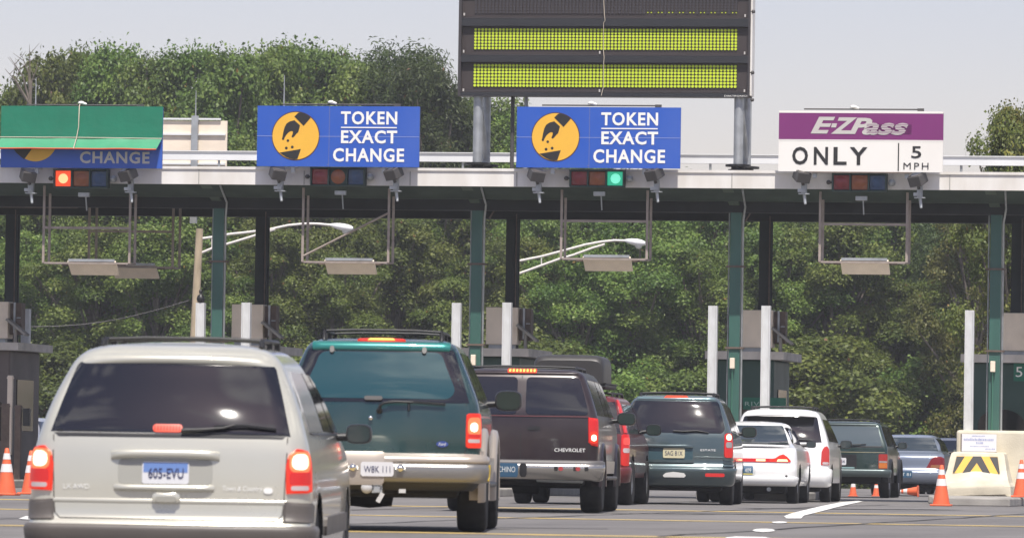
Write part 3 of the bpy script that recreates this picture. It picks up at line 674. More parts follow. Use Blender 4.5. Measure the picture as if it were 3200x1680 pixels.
# junction boxes and green cables on the front columns
for i, xi in enumerate(XI[1:]):
    m = MB(); m.box((xi-.03, YC-.16, 2.55), (.09, .1, .2), bev=.01); m.build('column_box', M_tan, canopy)
    m = MB(); m.tube([(xi-.03, YC-.16, 2.45), (xi-.04, YC-.15, 1.0), (xi+.03, YC-.15, .85)], .014, 6); m.box((xi+.12, YC-.15, 1.15), (.12, .1, .16)); m.build('column_cable', mat('cable_green', (.05, .16, .11), .5), canopy)
# crash barriers at the island noses
M_chev = M_yel
def barrier(xc, Y0, label, chev=True):
    t = thing('crash_barrier', Vector((xc, Y0, 0)), label, 'barrier', 'concrete crash barriers at the island noses')
    m = MB(); h1 = on_y(3050, 1412, on_z(3050, 1572).y).z
    rows = []
    prof = [(0.155, .66, -.55), (.33, .645, -.5), (.40, .60, -.30), (.62, .54, -.12), (.82, .505, -.03), (.92, .48, 0.03), (.95, .44, .12)]
    for z, hw, yy in prof:
        pr = []
        for k in range(-6, 7):
            u = k/6.0; bowd = (.10 if z < .35 else 0.05)*(abs(u)**2); pr.append(Vector((xc+u*hw, Y0+yy+bowd, z)))
        pr = [Vector((xc-hw, Y0+1.4, z))]+pr+[Vector((xc+hw, Y0+1.4, z))]
        rows.append(pr)
    m.quadstrip(rows, smooth=False)
    m.add([rows[-1][0], rows[-1][1], rows[-1][-2], rows[-1][-1]], [(0, 1, 2, 3)])
    m.build('nose_block', M_conc, t)
    m = MB(); rows = []
    for j in range(9):
        zz = .165+.33*j/8; hw = .66*(1-(j/8)**2*.9); yy = Y0-.585+(.0 if zz < .33 else (zz-.33)*2.0)
        rows.append([Vector((xc+hw*u, yy+.05*u*u-.02*(1-u*u)*sin(pi*j/8), zz+.03*u)) for u in [k/8 for k in range(-8, 9)]])
    m.quadstrip(rows); m.build('plough_face', M_conc, t)
    m = MB(); m.box((xc+.22, Y0+2.4, .75), (1.35, 3.4, 1.2), bev=.05); m.build('rear_block', M_conc, t)
    m = MB(); m.box((xc+.15, Y0+1.4, .075), (1.9, 4.6, .155), bev=.03); m.build('base_slab', M_concg, t)
    if chev:
        P = lambda u, v, d: Vector((xc+u*(1+.08*(1-v)), Y0-.145+.125*v-d, .56+.31*v))
        m = MB(); m.poly([(-.40, 0), (.40, 0), (.375, 1), (-.375, 1)], P, .0, .008); m.build('chevron_panel', M_yel, t)
        m = MB()
        m.poly([(-.24, 0), (-.12, 0), (0.0, .62), (.12, 0), (.24, 0), (.075, 1), (-.075, 1)], P, .001, .012)
        m.poly([(-.398, 0.05), (-.38, 0), (-.37, 0), (-.225, .98), (-.373, .98)], P, .001, .012)
        m.poly([(.398, 0.05), (.38, 0), (.37, 0), (.225, .98), (.373, .98)], P, .001, .012)
        m.build('chevron_stripes', M_ink, t)
    return t
Yn = on_z(3050, 1574).y
xb = on_y(3053, 1500, Yn).x
barrier(xb, Yn, 'pale concrete crash barrier with yellow and black chevron panel')
off = xb-XI[4]
for i, lb in ((2, 'pale concrete crash barrier hidden behind the teal vehicle'), (1, 'pale concrete crash barrier hidden behind the champagne minivan')):
    barrier(XI[i]+off, Yn, lb)
for i, lb in ((3, 'pale concrete crash barrier hidden behind the slate green minivan'),):
    barrier(XI[i]+.30, YC-.6, lb)
a = on_y(3005, 1409, Yn+.15); b = on_y(3114, 1356, Yn+.15); YQ = Yn+.15
t = thing('notice_board', Vector(((a.x+b.x)/2, YQ, a.z)), 'white notice with faint blue lettering standing on the chevron barrier', 'notice board')
FQ = lambda u, v, d: Vector((a.x+u, YQ-d, a.z+v)); wq = b.x-a.x; hq = b.z-a.z
m = MB(); m.poly(rect(0, 0, wq, hq), FQ, -.02, 0); m.build('board', mat('white_notice', (.75, .75, .76), .5), t)
m = MB(); m.poly(rect(-.01, -.012, wq+.01, 0), FQ, -.03, .01); m.poly(rect(-.02, 0, 0, hq), FQ, -.03, .01); m.poly(rect(wq*.35, -.04, wq*.65, -.012), FQ, -.25, -.01); m.build('frame', M_rust, t)
m = MB(); rg = random.Random(3)
for row, (v, n, ch, s0, s1) in enumerate(((.86, 12, .022, .3, .66), (.62, 22, .045, .06, .92), (.44, 6, .04, .42, .6), (.28, 18, .018, .25, .8), (.12, 9, .025, .68, .96))):
    u = s0
    while u < s1:
        l = rg.uniform(.012, .03); m.poly(rect(u*wq, v*hq, (u+l)*wq, v*hq+ch*(.7+.3*rg.random())), FQ, 0, .003); u += l+rg.uniform(.008, .02)
m.build('faint_lettering', mat('blue_print', (.33, .36, .55), .6), t)

# ------------------------------------------------------------------ cones
M_cone = mat('orange_cone_rubber', (.78, .14, .05), .55, var=.2, vscale=8)
M_cw = mat('white_cone_band', (.72, .68, .66), .5)
def cone(p, h, label, tilt=None):
    t = thing('traffic_cone', p, label, 'traffic cone', 'orange traffic cones')
    if tilt: t.rotation_euler = tilt
    s = h/.71; Mx = Matrix.Scale(s, 4)
    r = lambda z: .155-(.155-.028)*z/.71
    m = MB(); m.box(Vector((0, 0, .018))*s, Vector((.36, .36, .034))*s, bev=.01); m.build('base', M_cone, t, world=False)
    m = MB(); m.lathe([(r(.03), .03), (r(.26), .26), (r(.27), .27), (r(.56), .56), (r(.70), .70), (.018, .71), (.018, .66)], 20, Mx); m.build('cone_body', M_cone, t, world=False)
    m = MB(); m.lathe([(r(.35)+.003, .35), (r(.47)+.003, .47)], 20, Mx); m.lathe([(r(.54)+.003, .54), (r(.63)+.003, .63)], 20, Mx); m.build('reflective_band', M_cw, t, world=False)
for px, s, h, lb, gzz in ((21, 203, .73, 'orange cone at the left edge beside the brown booth', 0), (97, 196, .7, 'orange cone half hidden behind the left tail lamp of the champagne minivan', 0), (-38, 207, .78, 'orange cone cut by the left edge of the picture', 0), (2943, 184, .70, 'orange cone left of the chevron barrier', 0), (3192, 178, .66, 'orange cone on the base right of the chevron barrier', .155),
                      (2667, 142, .42, 'orange cone seen beneath the dark green boxy wagon, larger piece', 0), (2739, 140, .38, 'orange cone seen beneath the dark green boxy wagon beside its right wheel', 0)):
    p = at_depth(px, 1450, FPX/s); p.z = gzz; cone(p, h, lb)
p = at_depth(2872, 1450, FPX/143); p.z = .14; cone(p, .5, 'fallen cone lying below the blue grey sedan', tilt=(0, radians(-92), 0))

# ------------------------------------------------------------------ street lamps beyond the plaza
M_wood = mat('pale_wooden_pole', (0.50, 0.40, 0.27), .8, var=.35, vscale=5, streak=.8)
M_lamp = mat('white_lamp_head', (.8, .8, .8), .4)
def lamp(d, base_px, top, arm0, arm1, path_up, path_lo, head, label, wire=False, vis=True):
    b = at_depth(base_px, 1440, d); b.z = 0
    tp = at_depth(top[0], top[1], d)
    t = thing('street_lamp', b, label, 'street lamp', 'street lamps beyond the plaza')
    m = MB(); m.tube([b, tp], [.135, .105], 14); m.build('pole', M_wood, t)
    m = MB(); U_ = [at_depth(px, py, d) for px, py in path_up]; L_ = [at_depth(px, py, d) for px, py in path_lo]
    m.tube(U_, .036, 8); m.tube(L_, .036, 8)
    m.tube([U_[1], L_[1]], .02, 6); m.build('arm', mat('pale_arm', (.66, .62, .58), .5), t)
    m = MB(); (hx0, hy0), (hx1, hy1) = head; A = at_depth(hx0, hy0, d); B = at_depth(hx1, hy1, d); n = 9
    pr = [.03, .07, .095, .115, .125, .13, .125, .105, .06]
    rows = []
    for i in range(n):
        c = A.lerp(B, i/(n-1)); rows.append([c+Vector((0, cos(q)*pr[i]*1.3, sin(q)*pr[i]*(.8 if sin(q) > 0 else .9))) for q in [2*pi*k/10 for k in range(10)]])
    m.quadstrip(rows, close=True); m.build('lamp_head', M_lamp, t)
    m = MB(); c = A.lerp(B, .68); m.lathe([(.12, -.06), (.11, -.12), (.07, -.18), (0, -.2)], 12, Matrix.Translation(c)); m.build('lamp_bowl', mat('lamp_bowl', (.6, .6, .58), .2), t)
    return t
k1 = lambda x, y: (x/3.219, 620+y/3.219)
lamp(176, 585, (624, 714), 0, 0, [(630, 745), (662, 741), (720, 731), (760, 727), (840, 717), (900, 704), (950, 699), (990, 699), (1032, 703)], [(628, 790), (662, 776), (720, 759), (770, 744), (840, 722), (860, 716)], ((1030, 702), (1104, 714)), 'street lamp on a pale leaning wooden pole, between the first columns')
lamp(182, 1592, (1606, 790), 0, 0, [(1606, 818), (1692, 801), (1760, 783), (1830, 764), (1880, 755), (1920, 751), (1955, 752)], [(1606, 860), (1692, 829), (1750, 808), (1790, 797), (1850, 775), (1890, 763)], ((1950, 751), (2017, 760)), 'street lamp whose pole hides behind a dark rear column')
A = at_depth(592, 938, 176); B = at_depth(40, 1020, 176)
m = MB(); m.tube([A.lerp(B, i/8)+Vector((0, 0, -.5*sin(pi*i/8)*.5)) for i in range(9)], .012, 5)
tag(m.build('overhead_cable', M_dgrey), 'thin cable sloping down left from the wooden lamp pole', 'cable')

# ------------------------------------------------------------------ vehicles
def paint(name, col, metal=0.25, rough=0.32, coat=0.8, var=.10):
    return mat(name, col, rough, metal, var=var, vscale=2.2, coat=coat, dirt=(.25, .22, .18))
M_glass = mat('tinted_glass', (0.008, 0.009, 0.013), 0.03, spec=0.75)
M_glassteal = mat('teal_reflection_glass', (0.008, 0.05, 0.062), 0.04, spec=0.8)  # reflected sky is put into the base colour as teal
M_glassgrey = mat('grey_tinted_glass', (0.03, 0.04, 0.045), 0.04, spec=0.8)
M_rubber = mat('tyre_rubber', (0.018, 0.017, 0.016), .8, var=.3, vscale=12)
M_rim = mat('alloy_rim', (.45, .45, .46), .3, .8)
M_under = mat('underbody_black', (0.008, 0.008, 0.008), .8, var=.3)
M_chrome = mat('chrome', (.7, .7, .7), .12, 1.0)
M_redl = mat('red_tail_lens', (.45, .012, .010), .15, spec=.6, emit=(.8, .02, .01), estr=.18)
M_redd = mat('dull_red_lens', (.30, .02, .015), .18, emit=(.8, .02, .01), estr=.04)
M_brk = mat('lit_brake_lens', (.35, .015, .01), .2, emit=(1.0, .045, .012), estr=.5)
M_mid = mat('lit_brake_glow', (.6, .1, .05), .3, emit=(1.0, .17, .05), estr=.85)
M_core = mat('lit_brake_core', (1, .7, .5), .3, emit=(1.0, .66, .42), estr=1.7)
M_orl = mat('lit_high_brake_lens', (.35, .04, .015), .3, emit=(1.0, .06, .01), estr=.55)
M_orc = mat('lit_high_brake_core', (1, .5, .1), .3, emit=(1.0, .34, .05), estr=1.1)
M_clear = mat('clear_lens', (.5, .42, .42), .2)
M_platew = mat('white_plate', (.62, .62, .64), .4)
M_plateb = mat('blue_plate', (.13, .22, .48), .4)
M_platey = mat('pale_yellow_plate', (.60, .55, .36), .4)
M_plated = mat('deep_blue_plate', (.03, .09, .16), .4)
M_pink = mat('dark_plate_ink', (.03, .035, .10), .5)
M_badge = mat('silver_badge', (.85, .85, .82), .25, .2)

def pchip(xs, ys, x):
    n = len(xs)
    if x <= xs[0]: return ys[0]
    if x >= xs[-1]: return ys[-1]
    h = [xs[i+1]-xs[i] for i in range(n-1)]; d = [(ys[i+1]-ys[i])/h[i] for i in range(n-1)]
    def sl(i):
        if i == 0: return d[0]
        if i == n-1: return d[-1]
        if d[i-1]*d[i] <= 0: return 0.0
        return 2*d[i-1]*d[i]/(d[i-1]+d[i])
    i = max(k for k in range(n-1) if xs[k] <= x)
    t = (x-xs[i])/h[i]; m0, m1 = sl(i)*h[i], sl(i+1)*h[i]
    return (2*t**3-3*t*t+1)*ys[i]+(t**3-2*t*t+t)*m0+(-2*t**3+3*t*t)*ys[i+1]+(t**3-t*t)*m1

class Car:
    """bodies are stacked horizontal outlines: at height z the outline has half width w, rear edge yr and front edge yf"""
    def __init__(s, name, px, sc, vp, label, cat, levels, bow=.06, rc=.14, zoff=0.0, group=None, pitch=0.0):
        d = FPX/sc; p = at_depth(px, 1450, d); p.z = gz(p.y) + zoff
        phi = atan((vp-CX)/FPX)
        s.t = thing(name, p, label, cat, group, rz=YAW-phi, rx=pitch)
        s.L = levels; s.zs = [l[0] for l in levels]; s.bow = bow; s.rc = rc; s._c = {}
        s.len = max(l[3] for l in levels)
    def P(s, z):
        k = round(z, 4)
        if k not in s._c: s._c[k] = tuple(pchip(s.zs, [l[i] for l in s.L], z) for i in (1, 2, 3))
        return s._c[k]
    def corner(s, z):
        w, yr, yf = s.P(z); rc = min(s.rc, w*.6); xc = w-rc; yc = yr+s.bow*(xc/w)**2
        return w, yr, yf, rc, xc, yc
    def pos(s, t, z):
        """t: arc length round the body from the rear centre (signed)"""
        w, yr, yf, rc, xc, yc = s.corner(z); sg = 1 if t >= 0 else -1; t = abs(t)
        if t <= xc: return Vector((sg*t, yr+s.bow*(t/w)**2, z))
        a = (t-xc)/rc
        if a <= pi/2: return Vector((sg*(xc+rc*sin(a)), yc+rc*(1-cos(a)), z))
        return Vector((sg*w, yc+rc+(a-pi/2)*rc, z))
    def tside(s, y, z):
        w, yr, yf, rc, xc, yc = s.corner(z); return xc+rc*pi/2+(y-(yc+rc))
    def nrm(s, t, z):
        e = .004; a = s.pos(t+e, z)-s.pos(t-e, z); b = s.pos(t, z+e)-s.pos(t, z-e)
        n = a.cross(b); n.normalize()
        c = s.pos(t, z); 
        if n.dot(Vector((c.x*1.0, c.y-s.len*.45, 0))) < 0: n = -n
        return n
    def S(s, t, z, o=0.0): return s.pos(t, z)+s.nrm(t, z)*o
    def outline(s, z, off=0.0, k=1.0):
        w, yr, yf, rc, xc, yc = s.corner(z)
        pts = [Vector((xc*i/12, yr+s.bow*(xc*i/12/w)**2, z)) for i in range(12)]
        pts += [Vector((xc+rc*sin(a), yc+rc*(1-cos(a)), z)) for a in [pi/2*i/6 for i in range(6)]]
        rf = min(.38, w*.5); ys = yc+rc; ye = yf-rf-.06; N = s.NS
        for i in range(N+1):
            y = ys+(ye-ys)*i/N; q = max(0, (y-ys)/(s.len)-.55); pts.append(Vector((w*(1-.25*q*q), y, z)))
        wf = pts[-1].x
        pts += [Vector((wf-rf+rf*cos(a), ye+rf*sin(a), z)) for a in [pi/2*i/6 for i in range(1, 7)]]
        xf = wf-rf
        pts += [Vector((xf*(1-i/5), ye+rf+.06*(1-(1-i/5)**2), z)) for i in range(1, 6)]
        return pts
    NS = 70
    def body(s, zlist, m, arches, crown=.02, name='body', cut=True):
        rows = []
        for z in zlist:
            h = s.outline(z); rows.append(h+[Vector((-p.x, p.y, p.z)) for p in h[-2:0:-1]])
        n = len(rows[0]); w, yr, yf = s.P(zlist[-1]); cy = (yr+yf)/2; zt_ = zlist[-1]
        for k in (.85, .6, .3):
            rows.append([Vector((p.x*k, cy+(p.y-cy)*k, zt_+crown*(1-k*k))) for p in rows[len(zlist)-1]])
        V = [p for r in rows for p in r]; V.append(Vector((0, cy, zt_+crown))); F_ = []
        rem = set()
        for i in range(len(rows)-1):
            for k in range(n):
                a = i*n+k; b = i*n+(k+1) % n; q = (a, b, b+n, a+n)
                c = (V[a]+V[b]+V[b+n]+V[a+n])/4
                hit = False
                if cut and abs(c.x) > s.P(min(c.z, zlist[-1]))[0]*.85:
                    for (ya, za, R) in arches:
                        if (c.y-ya)**2+(c.z-za)**2 < R*R: hit = True
                if hit: rem |= set(q)
                else: F_.append(q)
        last = (len(rows)-1)*n
        for k in range(n): F_.append((last+k, last+(k+1) % n, len(V)-1))
        for i in rem:
            p = V[i]
            for (ya, za, R) in arches:
                r = sqrt((p.y-ya)**2+(p.z-za)**2)
                if abs(r-R) < .06 and r > .01: p.y = ya+(p.y-ya)*R/r; p.z = za+(p.z-za)*R/r
        mb = MB(); mb.add(V, F_, True); o = mb.build(name, m, s.t, world=False, recalc=False)
        # lip of the arches and floor
        return o
    def underbody(s, w, z0, z1, y0, y1):
        mb = MB(); mb.box((0, (y0+y1)/2, (z0+z1)/2), (2*w, y1-y0, z1-z0), bev=.04)
        return mb
    def patch(s, poly, name, m, off=.004, parent=None, nr=10, nc=10, depth=.012, mb=None, bul=0.0):
        """skin patch following the body; poly is row convex in (t,z)"""
        z0 = min(p[1] for p in poly); z1 = max(p[1] for p in poly); n = len(poly); rows = []
        for i in range(nr+1):
            q = .5-.5*cos(pi*i/nr); z = z0+(z1-z0)*q; ze = min(max(z, z0+1e-5), z1-1e-5); us = []
            for j in range(n):
                a, b = poly[j], poly[(j+1) % n]
                if (a[1]-ze)*(b[1]-ze) <= 0 and a[1] != b[1]: us.append(a[0]+(b[0]-a[0])*(ze-a[1])/(b[1]-a[1]))
            u0, u1 = min(us), max(us)
            rows.append([s.S(u0+(u1-u0)*k/nc, z, off+bul*sin(pi*i/nr)*sin(pi*k/nc)) for k in range(nc+1)])
        own = mb is None
        if own: mb = MB()
        mb.quadstrip(rows)
        ring = rows[0]+[r[-1] for r in rows[1:]]+rows[-1][-2::-1]+[r[0] for r in rows[-2:0:-1]]
        c = sum(ring, Vector())/len(ring)
        nn = s.nrm(sum(p[0] for p in poly)/n, (z0+z1)/2)
        inn = [p-nn*(depth+off) for p in ring]
        N = len(ring); mb.add(ring+inn, [(i, (i+1) % N, (i+1) % N+N, i+N) for i in range(N)])
        if own: return mb.build(name, m, parent or s.t, world=False)
    def band(s, prof, T, name, m, nt=40, parent=None, mb=None, T0=None):
        own = mb is None
        if own: mb = MB()
        T0 = -T if T0 is None else T0
        rows = [[s.S(T0+(T-T0)*k/nt, z, o) for k in range(nt+1)] for z, o in prof]
        mb.quadstrip(rows)
        for e in (0, -1):
            r = [q[e] for q in rows]; mb.add(r, [tuple(range(len(r)))])
        if own: return mb.build(name, m, parent or s.t, world=False)
    def text(s, txt, u0, u1, z0, z1, name, m, off=.006, parent=None, **kw):
        mb = MB(); add_text(mb, txt, lambda u, v, d: s.S(u, v, off+d), u0, u1, z0, z1, .002, **kw)
        return mb.build(name, m, parent or s.t, world=False)
    def wheel(s, x, y, R, wd, rimr=.55):
        t = bpy.data.objects.new('wheel', None); COL.objects.link(t); t.parent = s.t; t.location = (x, y, R)
        sg = 1 if x > 0 else -1; Mx = Matrix.Rotation(sg*pi/2, 4, 'Y'); h = wd/2
        m = MB(); m.lathe([(R*rimr, -h*.8), (R*.9, -h), (R*.97, -h*.85), (R, -h*.55), (R, h*.55), (R*.97, h*.85), (R*.9, h), (R*rimr, h*.8)], 36, Mx)
        for k in (-.3, 0, .3): m.lathe([(R*1.001, h*k-.004), (R*1.004, h*k), (R*1.001, h*k+.004)], 36, Mx)
        m.build('tyre', M_rubber, t, world=False)
        m = MB(); m.lathe([(R*rimr*1.02, h*.78), (R*rimr*.93, h*.8), (R*rimr*.88, h*.4), (R*.2, h*.45), (R*.16, h*.62), (0, h*.62)], 28, Mx)
        for k in range(5):
            a = 2*pi*k/5; Q = Mx @ Matrix.Rotation(a, 4, 'Z'); mm_ = Matrix.Translation((0, 0, 0))
            vs = [Q @ Vector(p) for p in ((R*.14, -.03, h*.65), (R*.14, .03, h*.65), (R*rimr*.95, .045, h*.74), (R*rimr*.95, -.045, h*.74))]
            m.add(vs, [(0, 1, 2, 3)])
        m.build('rim', M_rim, t, world=False)
    def wheels(s, x, ys, R, wd, **k):
        for y in ys:
            for sx in (-1, 1): s.wheel(sx*x, y, R, wd, **k)
    def mirror(s, x, y, z, w, h, m=M_black, gm=None, arm=.1, sides=(-1, 1)):
        for sg in sides:
            mb = MB(); cx = sg*(x+w/2); rows = []
            for i in range(7):
                a = i/6; sc_ = [.35, .8, .97, 1.0, 1.0, .97, .93][i]; yy = y+.13-.16*a
                rows.append([Vector((cx+w/2*sc_*(abs(cos(q))**.6)*(1 if cos(q) > 0 else -1), yy, z+h/2*sc_*(abs(sin(q))**.6)*(1 if sin(q) > 0 else -1))) for q in [2*pi*k/20 for k in range(20)]])
            mb.quadstrip(rows, close=True); mb.add(rows[-1], [tuple(range(20))]); mb.add(rows[0], [tuple(range(20))])
            mb.tube([(sg*(x-arm), y+.04, z-h*.2), (sg*(x+.02), y+.05, z-h*.15)], .03, 8)
            o = mb.build('side_mirror', m, s.t, world=False)
            mb = MB(); r = rows[-1]; c = sum(r, Vector())/20; g_ = [c+(p-c)*.9+Vector((0, -.004, 0)) for p in r]; mb.add(g_, [tuple(range(20))]); mb.build('mirror_glass', gm or M_mir, o, world=False)
    def rack(s, x, y0, y1, z, cross, m=M_black, zc=None, r=.018, h=.05):
        mb = MB()
        for sg in (-1, 1):
            mb.tube([(sg*x, y0-.05, z), (sg*x, y0, z+h), (sg*x, y1, z+h), (sg*x, y1+.05, z)], r, 8)
            for yy in (y0+.02, (y0+y1)/2, y1-.02): mb.box((sg*x, yy, z+h*.4), (.04, .08, h*.8))
        for yc in cross: mb.tube([(-x, yc, z+h), (-x*.5, yc, z+h+.012), (x*.5, yc, z+h+.012), (x, yc, z+h)], r*.85, 8)
        return mb.build('roof_rack', m, s.t, world=False)
M_mir = mat('mirror_glass', (.02, .035, .04), .08, spec=.9)
def rq(x0, z0, x1, z1, r=.03, tx=0.0, n=5):
    """rounded quad, tx: top narrower on each side"""
    pts = []
    for cx, cz, a0, sx in ((x1, z0, -pi/2, -1), (x1-tx, z1, 0, -1), (x0+tx, z1, pi/2, 1), (x0, z0, pi, 1)):
        ux = cx+sx*r; uz = cz+(r if cz == z0 else -r)
        for i in range(n+1):
            a = a0+pi/2*i/n; pts.append((ux+r*cos(a), uz+r*sin(a)))
    return pts
def quad(a, b, c, d): return [a, b, c, d]
def zl(a, b, n, extra=()):
    return sorted(set([round(a+(b-a)*i/n, 4) for i in range(n+1)]+list(extra)))
def plate(c, z, w, h, m, txt, ink, label=None, u=0.0, bandm=None, off=.03):
    o = c.patch(rq(u-w/2, z-h/2, u+w/2, z+h/2, .012, n=2), 'licence_plate', m, off=off, nr=4, nc=4, depth=.01)
    if txt: c.text(txt, u-w*.40, u+w*.40, z-h*.24, z+h*.22, 'plate_lettering', ink, off=off+.002, parent=o)
    return o

# --- champagne minivan, nearest
c = Car('minivan', 525, 460, 2400, 'champagne minivan with roof rack and lit tail lamps, nearest on the left', 'minivan',
    [(.20, .90, .10, 4.70), (.32, .945, .02, 4.84), (.50, .965, -.02, 4.88), (.56, .965, .03, 4.88), (.66, .965, .04, 4.84), (.80, .960, .045, 4.72), (.98, .945, .06, 4.35), (1.10, .92, .085, 3.85), (1.117, .915, .09, 3.7), (1.26, .872, .165, 3.35), (1.40, .82, .255, 3.05), (1.52, .765, .34, 2.82), (1.60, .725, .395, 2.68), (1.66, .675, .44, 2.55), (1.70, .615, .50, 2.45), (1.725, .53, .58, 2.35)], bow=.10, rc=.17, pitch=radians(.6), zoff=.03)
MV = paint('champagne_paint', (.56, .545, .465), .4, .28)
M_clad = mat('grey_brown_cladding', (.105, .092, .082), .45, var=.15)
c.body(zl(.30, 1.725, 46, (.53,)), MV, [(.98, .33, .40), (3.98, .33, .40)], crown=.035)
m = c.underbody(.80, .20, .62, .25, 4.5); m.build('underbody', M_under, c.t, world=False)
c.wheels(.845, (.98, 3.98), .33, .2)
gl = c.patch([(-.825, 1.125), (.82, 1.118), (.70, 1.575), (.675, 1.60), (-.665, 1.605), (-.69, 1.585)], 'rear_window', M_glass, off=.004, nr=18, nc=30)
c.patch([(-.765, 1.10), (.765, 1.10), (.80, 1.125), (-.80, 1.125)], 'window_seal', M_black, off=.003, nr=3, nc=16)
# roof spoiler lip
m = MB(); rows = []
for zz, oo in ((1.604, .0), (1.612, .022), (1.632, .030), (1.652, .022), (1.672, .0)):
    rows.append([c.S(.665*k/20, zz-.012*(k/20)**2, .001+oo*(1-(k/20)**4)) for k in range(-20, 21)])
m.quadstrip(rows); m.build('roof_spoiler', MV, c.t, world=False)
# high brake lamp inside lower glass
c.patch(rq(-.115, 1.135, .085, 1.185, .02), 'high_brake_lamp', M_orl, off=.012, nr=5, nc=10)
m = MB()
for i in range(9): c.patch(rq(-.108+i*.021, 1.142, -.096+i*.021, 1.178, .005, n=2), '', None, off=.016, nr=3, nc=2, mb=m)
m.build('high_brake_bulbs', M_brk, c.t, world=False)
# wiper
m = MB(); m.tube([c.S(.08, 1.14, .02), c.S(.2, 1.142, .03), c.S(.36, 1.155, .03), c.S(.44, 1.178, .03)], [.018, .014, .011, .01], 6); m.tube([c.S(.30, 1.165, .03), c.S(.5, 1.175, .025), c.S(.72, 1.155, .02)], .010, 5); wp = m.build('wiper', M_black, c.t, world=False)
# plate recess
rc_ = c.patch(rq(-.385, .735, .33, .945, .05), 'plate_recess', MV, off=.002, nr=8, nc=8)
m = MB(); c.patch(rq(-.345, .785, .30, .950, .03), '', None, off=.0045, nr=6, nc=8, mb=m); m.build('recess_floor', mat('champagne_recess_shade', (.34, .335, .30), .4), rc_, world=False)  # shade under the handle bar is put into a darker champagne
m = MB(); rows = []
for zz, oo in ((.955, .0), (.958, .03), (.97, .045), (1.0, .045), (1.012, .035), (1.018, .0)):
    rows.append([c.S(u, zz-(0.012*(abs(u+.025)/.37)**4), oo*(1-(abs(u+.025)/.375)**10)) for u in [-.395+.74*k/30 for k in range(31)]])
m.quadstrip(rows); m.build('handle_bar', MV, c.t, world=False)
m = MB(); rows = []
for zz, oo in ((.735, .0), (.738, .028), (.755, .034), (.775, .028), (.782, .0)):
    rows.append([c.S(u, zz, oo*(1-(abs(u+.03)/.345)**10)) for u in [-.372+.685*k/30 for k in range(31)]])
m.quadstrip(rows); m.build('recess_lip', MV, c.t, world=False)
o = c.patch(rq(-.178, .785, .14, .935, .012), 'licence_plate', M_platew, off=.012, nr=6, nc=6)
c.patch([(-.17, .862), (.132, .862), (.132, .928), (-.17, .928)], 'plate_blue_band', M_plateb, off=.0135, parent=o, nr=3, nc=4, depth=.001)
c.text('605-EVU', -.135, .105, .822, .892, 'plate_lettering', M_pink, off=.015, parent=o, offset=.01)
# latch handle, shut lines
hd = c.patch(rq(-.105, .655, .085, .725, .03), 'latch_handle', MV, off=.03, nr=8, nc=10, bul=.012)
m = MB(); rows = []
c.patch(rq(-.08, .662, .06, .700, .015), 'latch_recess', mat('champagne_latch_shade', (.30, .29, .25), .4), off=.047, nr=4, nc=6, depth=.005)  # darker champagne patch paints the shade of the latch hollow
c.band([(.650, .0), (.658, .005), (.672, .006), (.682, .0)], .80, 'lower_crease', MV)
Mgap = mat('shut_line', (.07, .065, .06), .8)
m = MB()
for sg in (-1, 1):
    prev = [(.80, 1.11), (.798, .96), (.79, .80), (.785, .66), (.775, .58), (.74, .545)]
    rows = [[c.S(sg*(u-.004), z, .0025) for u, z in prev], [c.S(sg*(u+.004), z, .0025) for u, z in prev]]
    m.quadstrip(rows)
m.quadstrip([[c.S(-.74+1.48*k/30, .541, .0028) for k in range(31)], [c.S(-.74+1.48*k/30, .549, .0028) for k in range(31)]])
m.build('tailgate_shut_line', Mgap, c.t, world=False)
# bumper
c.band([(.12, .0), (.16, .05), (.22, .035), (.40, .038), (.472, .040), (.492, .034), (.503, .022), (.508, .0)], 1.35, 'bumper', M_clad, nt=60)
for sg in (-1, 1):
    c.patch([(sg*.80, .53), (sg*1.16, .53), (sg*1.16, .66), (sg*.80, .675)], 'corner_cladding', M_clad, off=.012, nr=6, nc=10)
# tail lamps
for sg in (-1, 1):
    a, b = .805, 1.00
    P = [(sg*.812, .73), (sg*(b-.0), .735), (sg*b, .93), (sg*(b-.02), .99), (sg*(b-.06), 1.022), (sg*(a+.06), 1.03), (sg*(a+.015), .985), (sg*a, .92)]
    o = c.patch(P, 'tail_lamp', M_brk, off=.02, nr=14, nc=12)
    c.patch(rq(min(sg*.816, sg*.975), .872, max(sg*.816, sg*.975), 1.012, .045), 'lit_glow_area', M_mid, off=.0222, parent=o, nr=8, nc=6, depth=.002)
    c.patch(rq(min(sg*.832, sg*.95), .892, max(sg*.832, sg*.95), .995, .04), 'lit_bulb_area', M_core, off=.0235, parent=o, nr=8, nc=6, depth=.002)
    c.patch(rq(min(sg*.82, sg*.975), .79, max(sg*.82, sg*.975), .875, .015), 'red_reflector', M_redl, off=.0232, parent=o, nr=6, nc=6, depth=.002)
    c.patch(rq(min(sg*.83, sg*.955), .752, max(sg*.83, sg*.955), .783, .012), 'clear_reversing_lens', M_clear, off=.0238, parent=o, nr=4, nc=6, depth=.002)
# badges
c.text('LX AWD', -.72, -.54, .745, .778, 'badge', M_badge, off=.004)
c.text('Town & Country', .37, .64, .735, .778, 'badge', M_badge, off=.004, shear=.2)
c.patch(rq(.645, .728, .71, .768, .018), 'emblem', M_badge, off=.008, nr=4, nc=4)
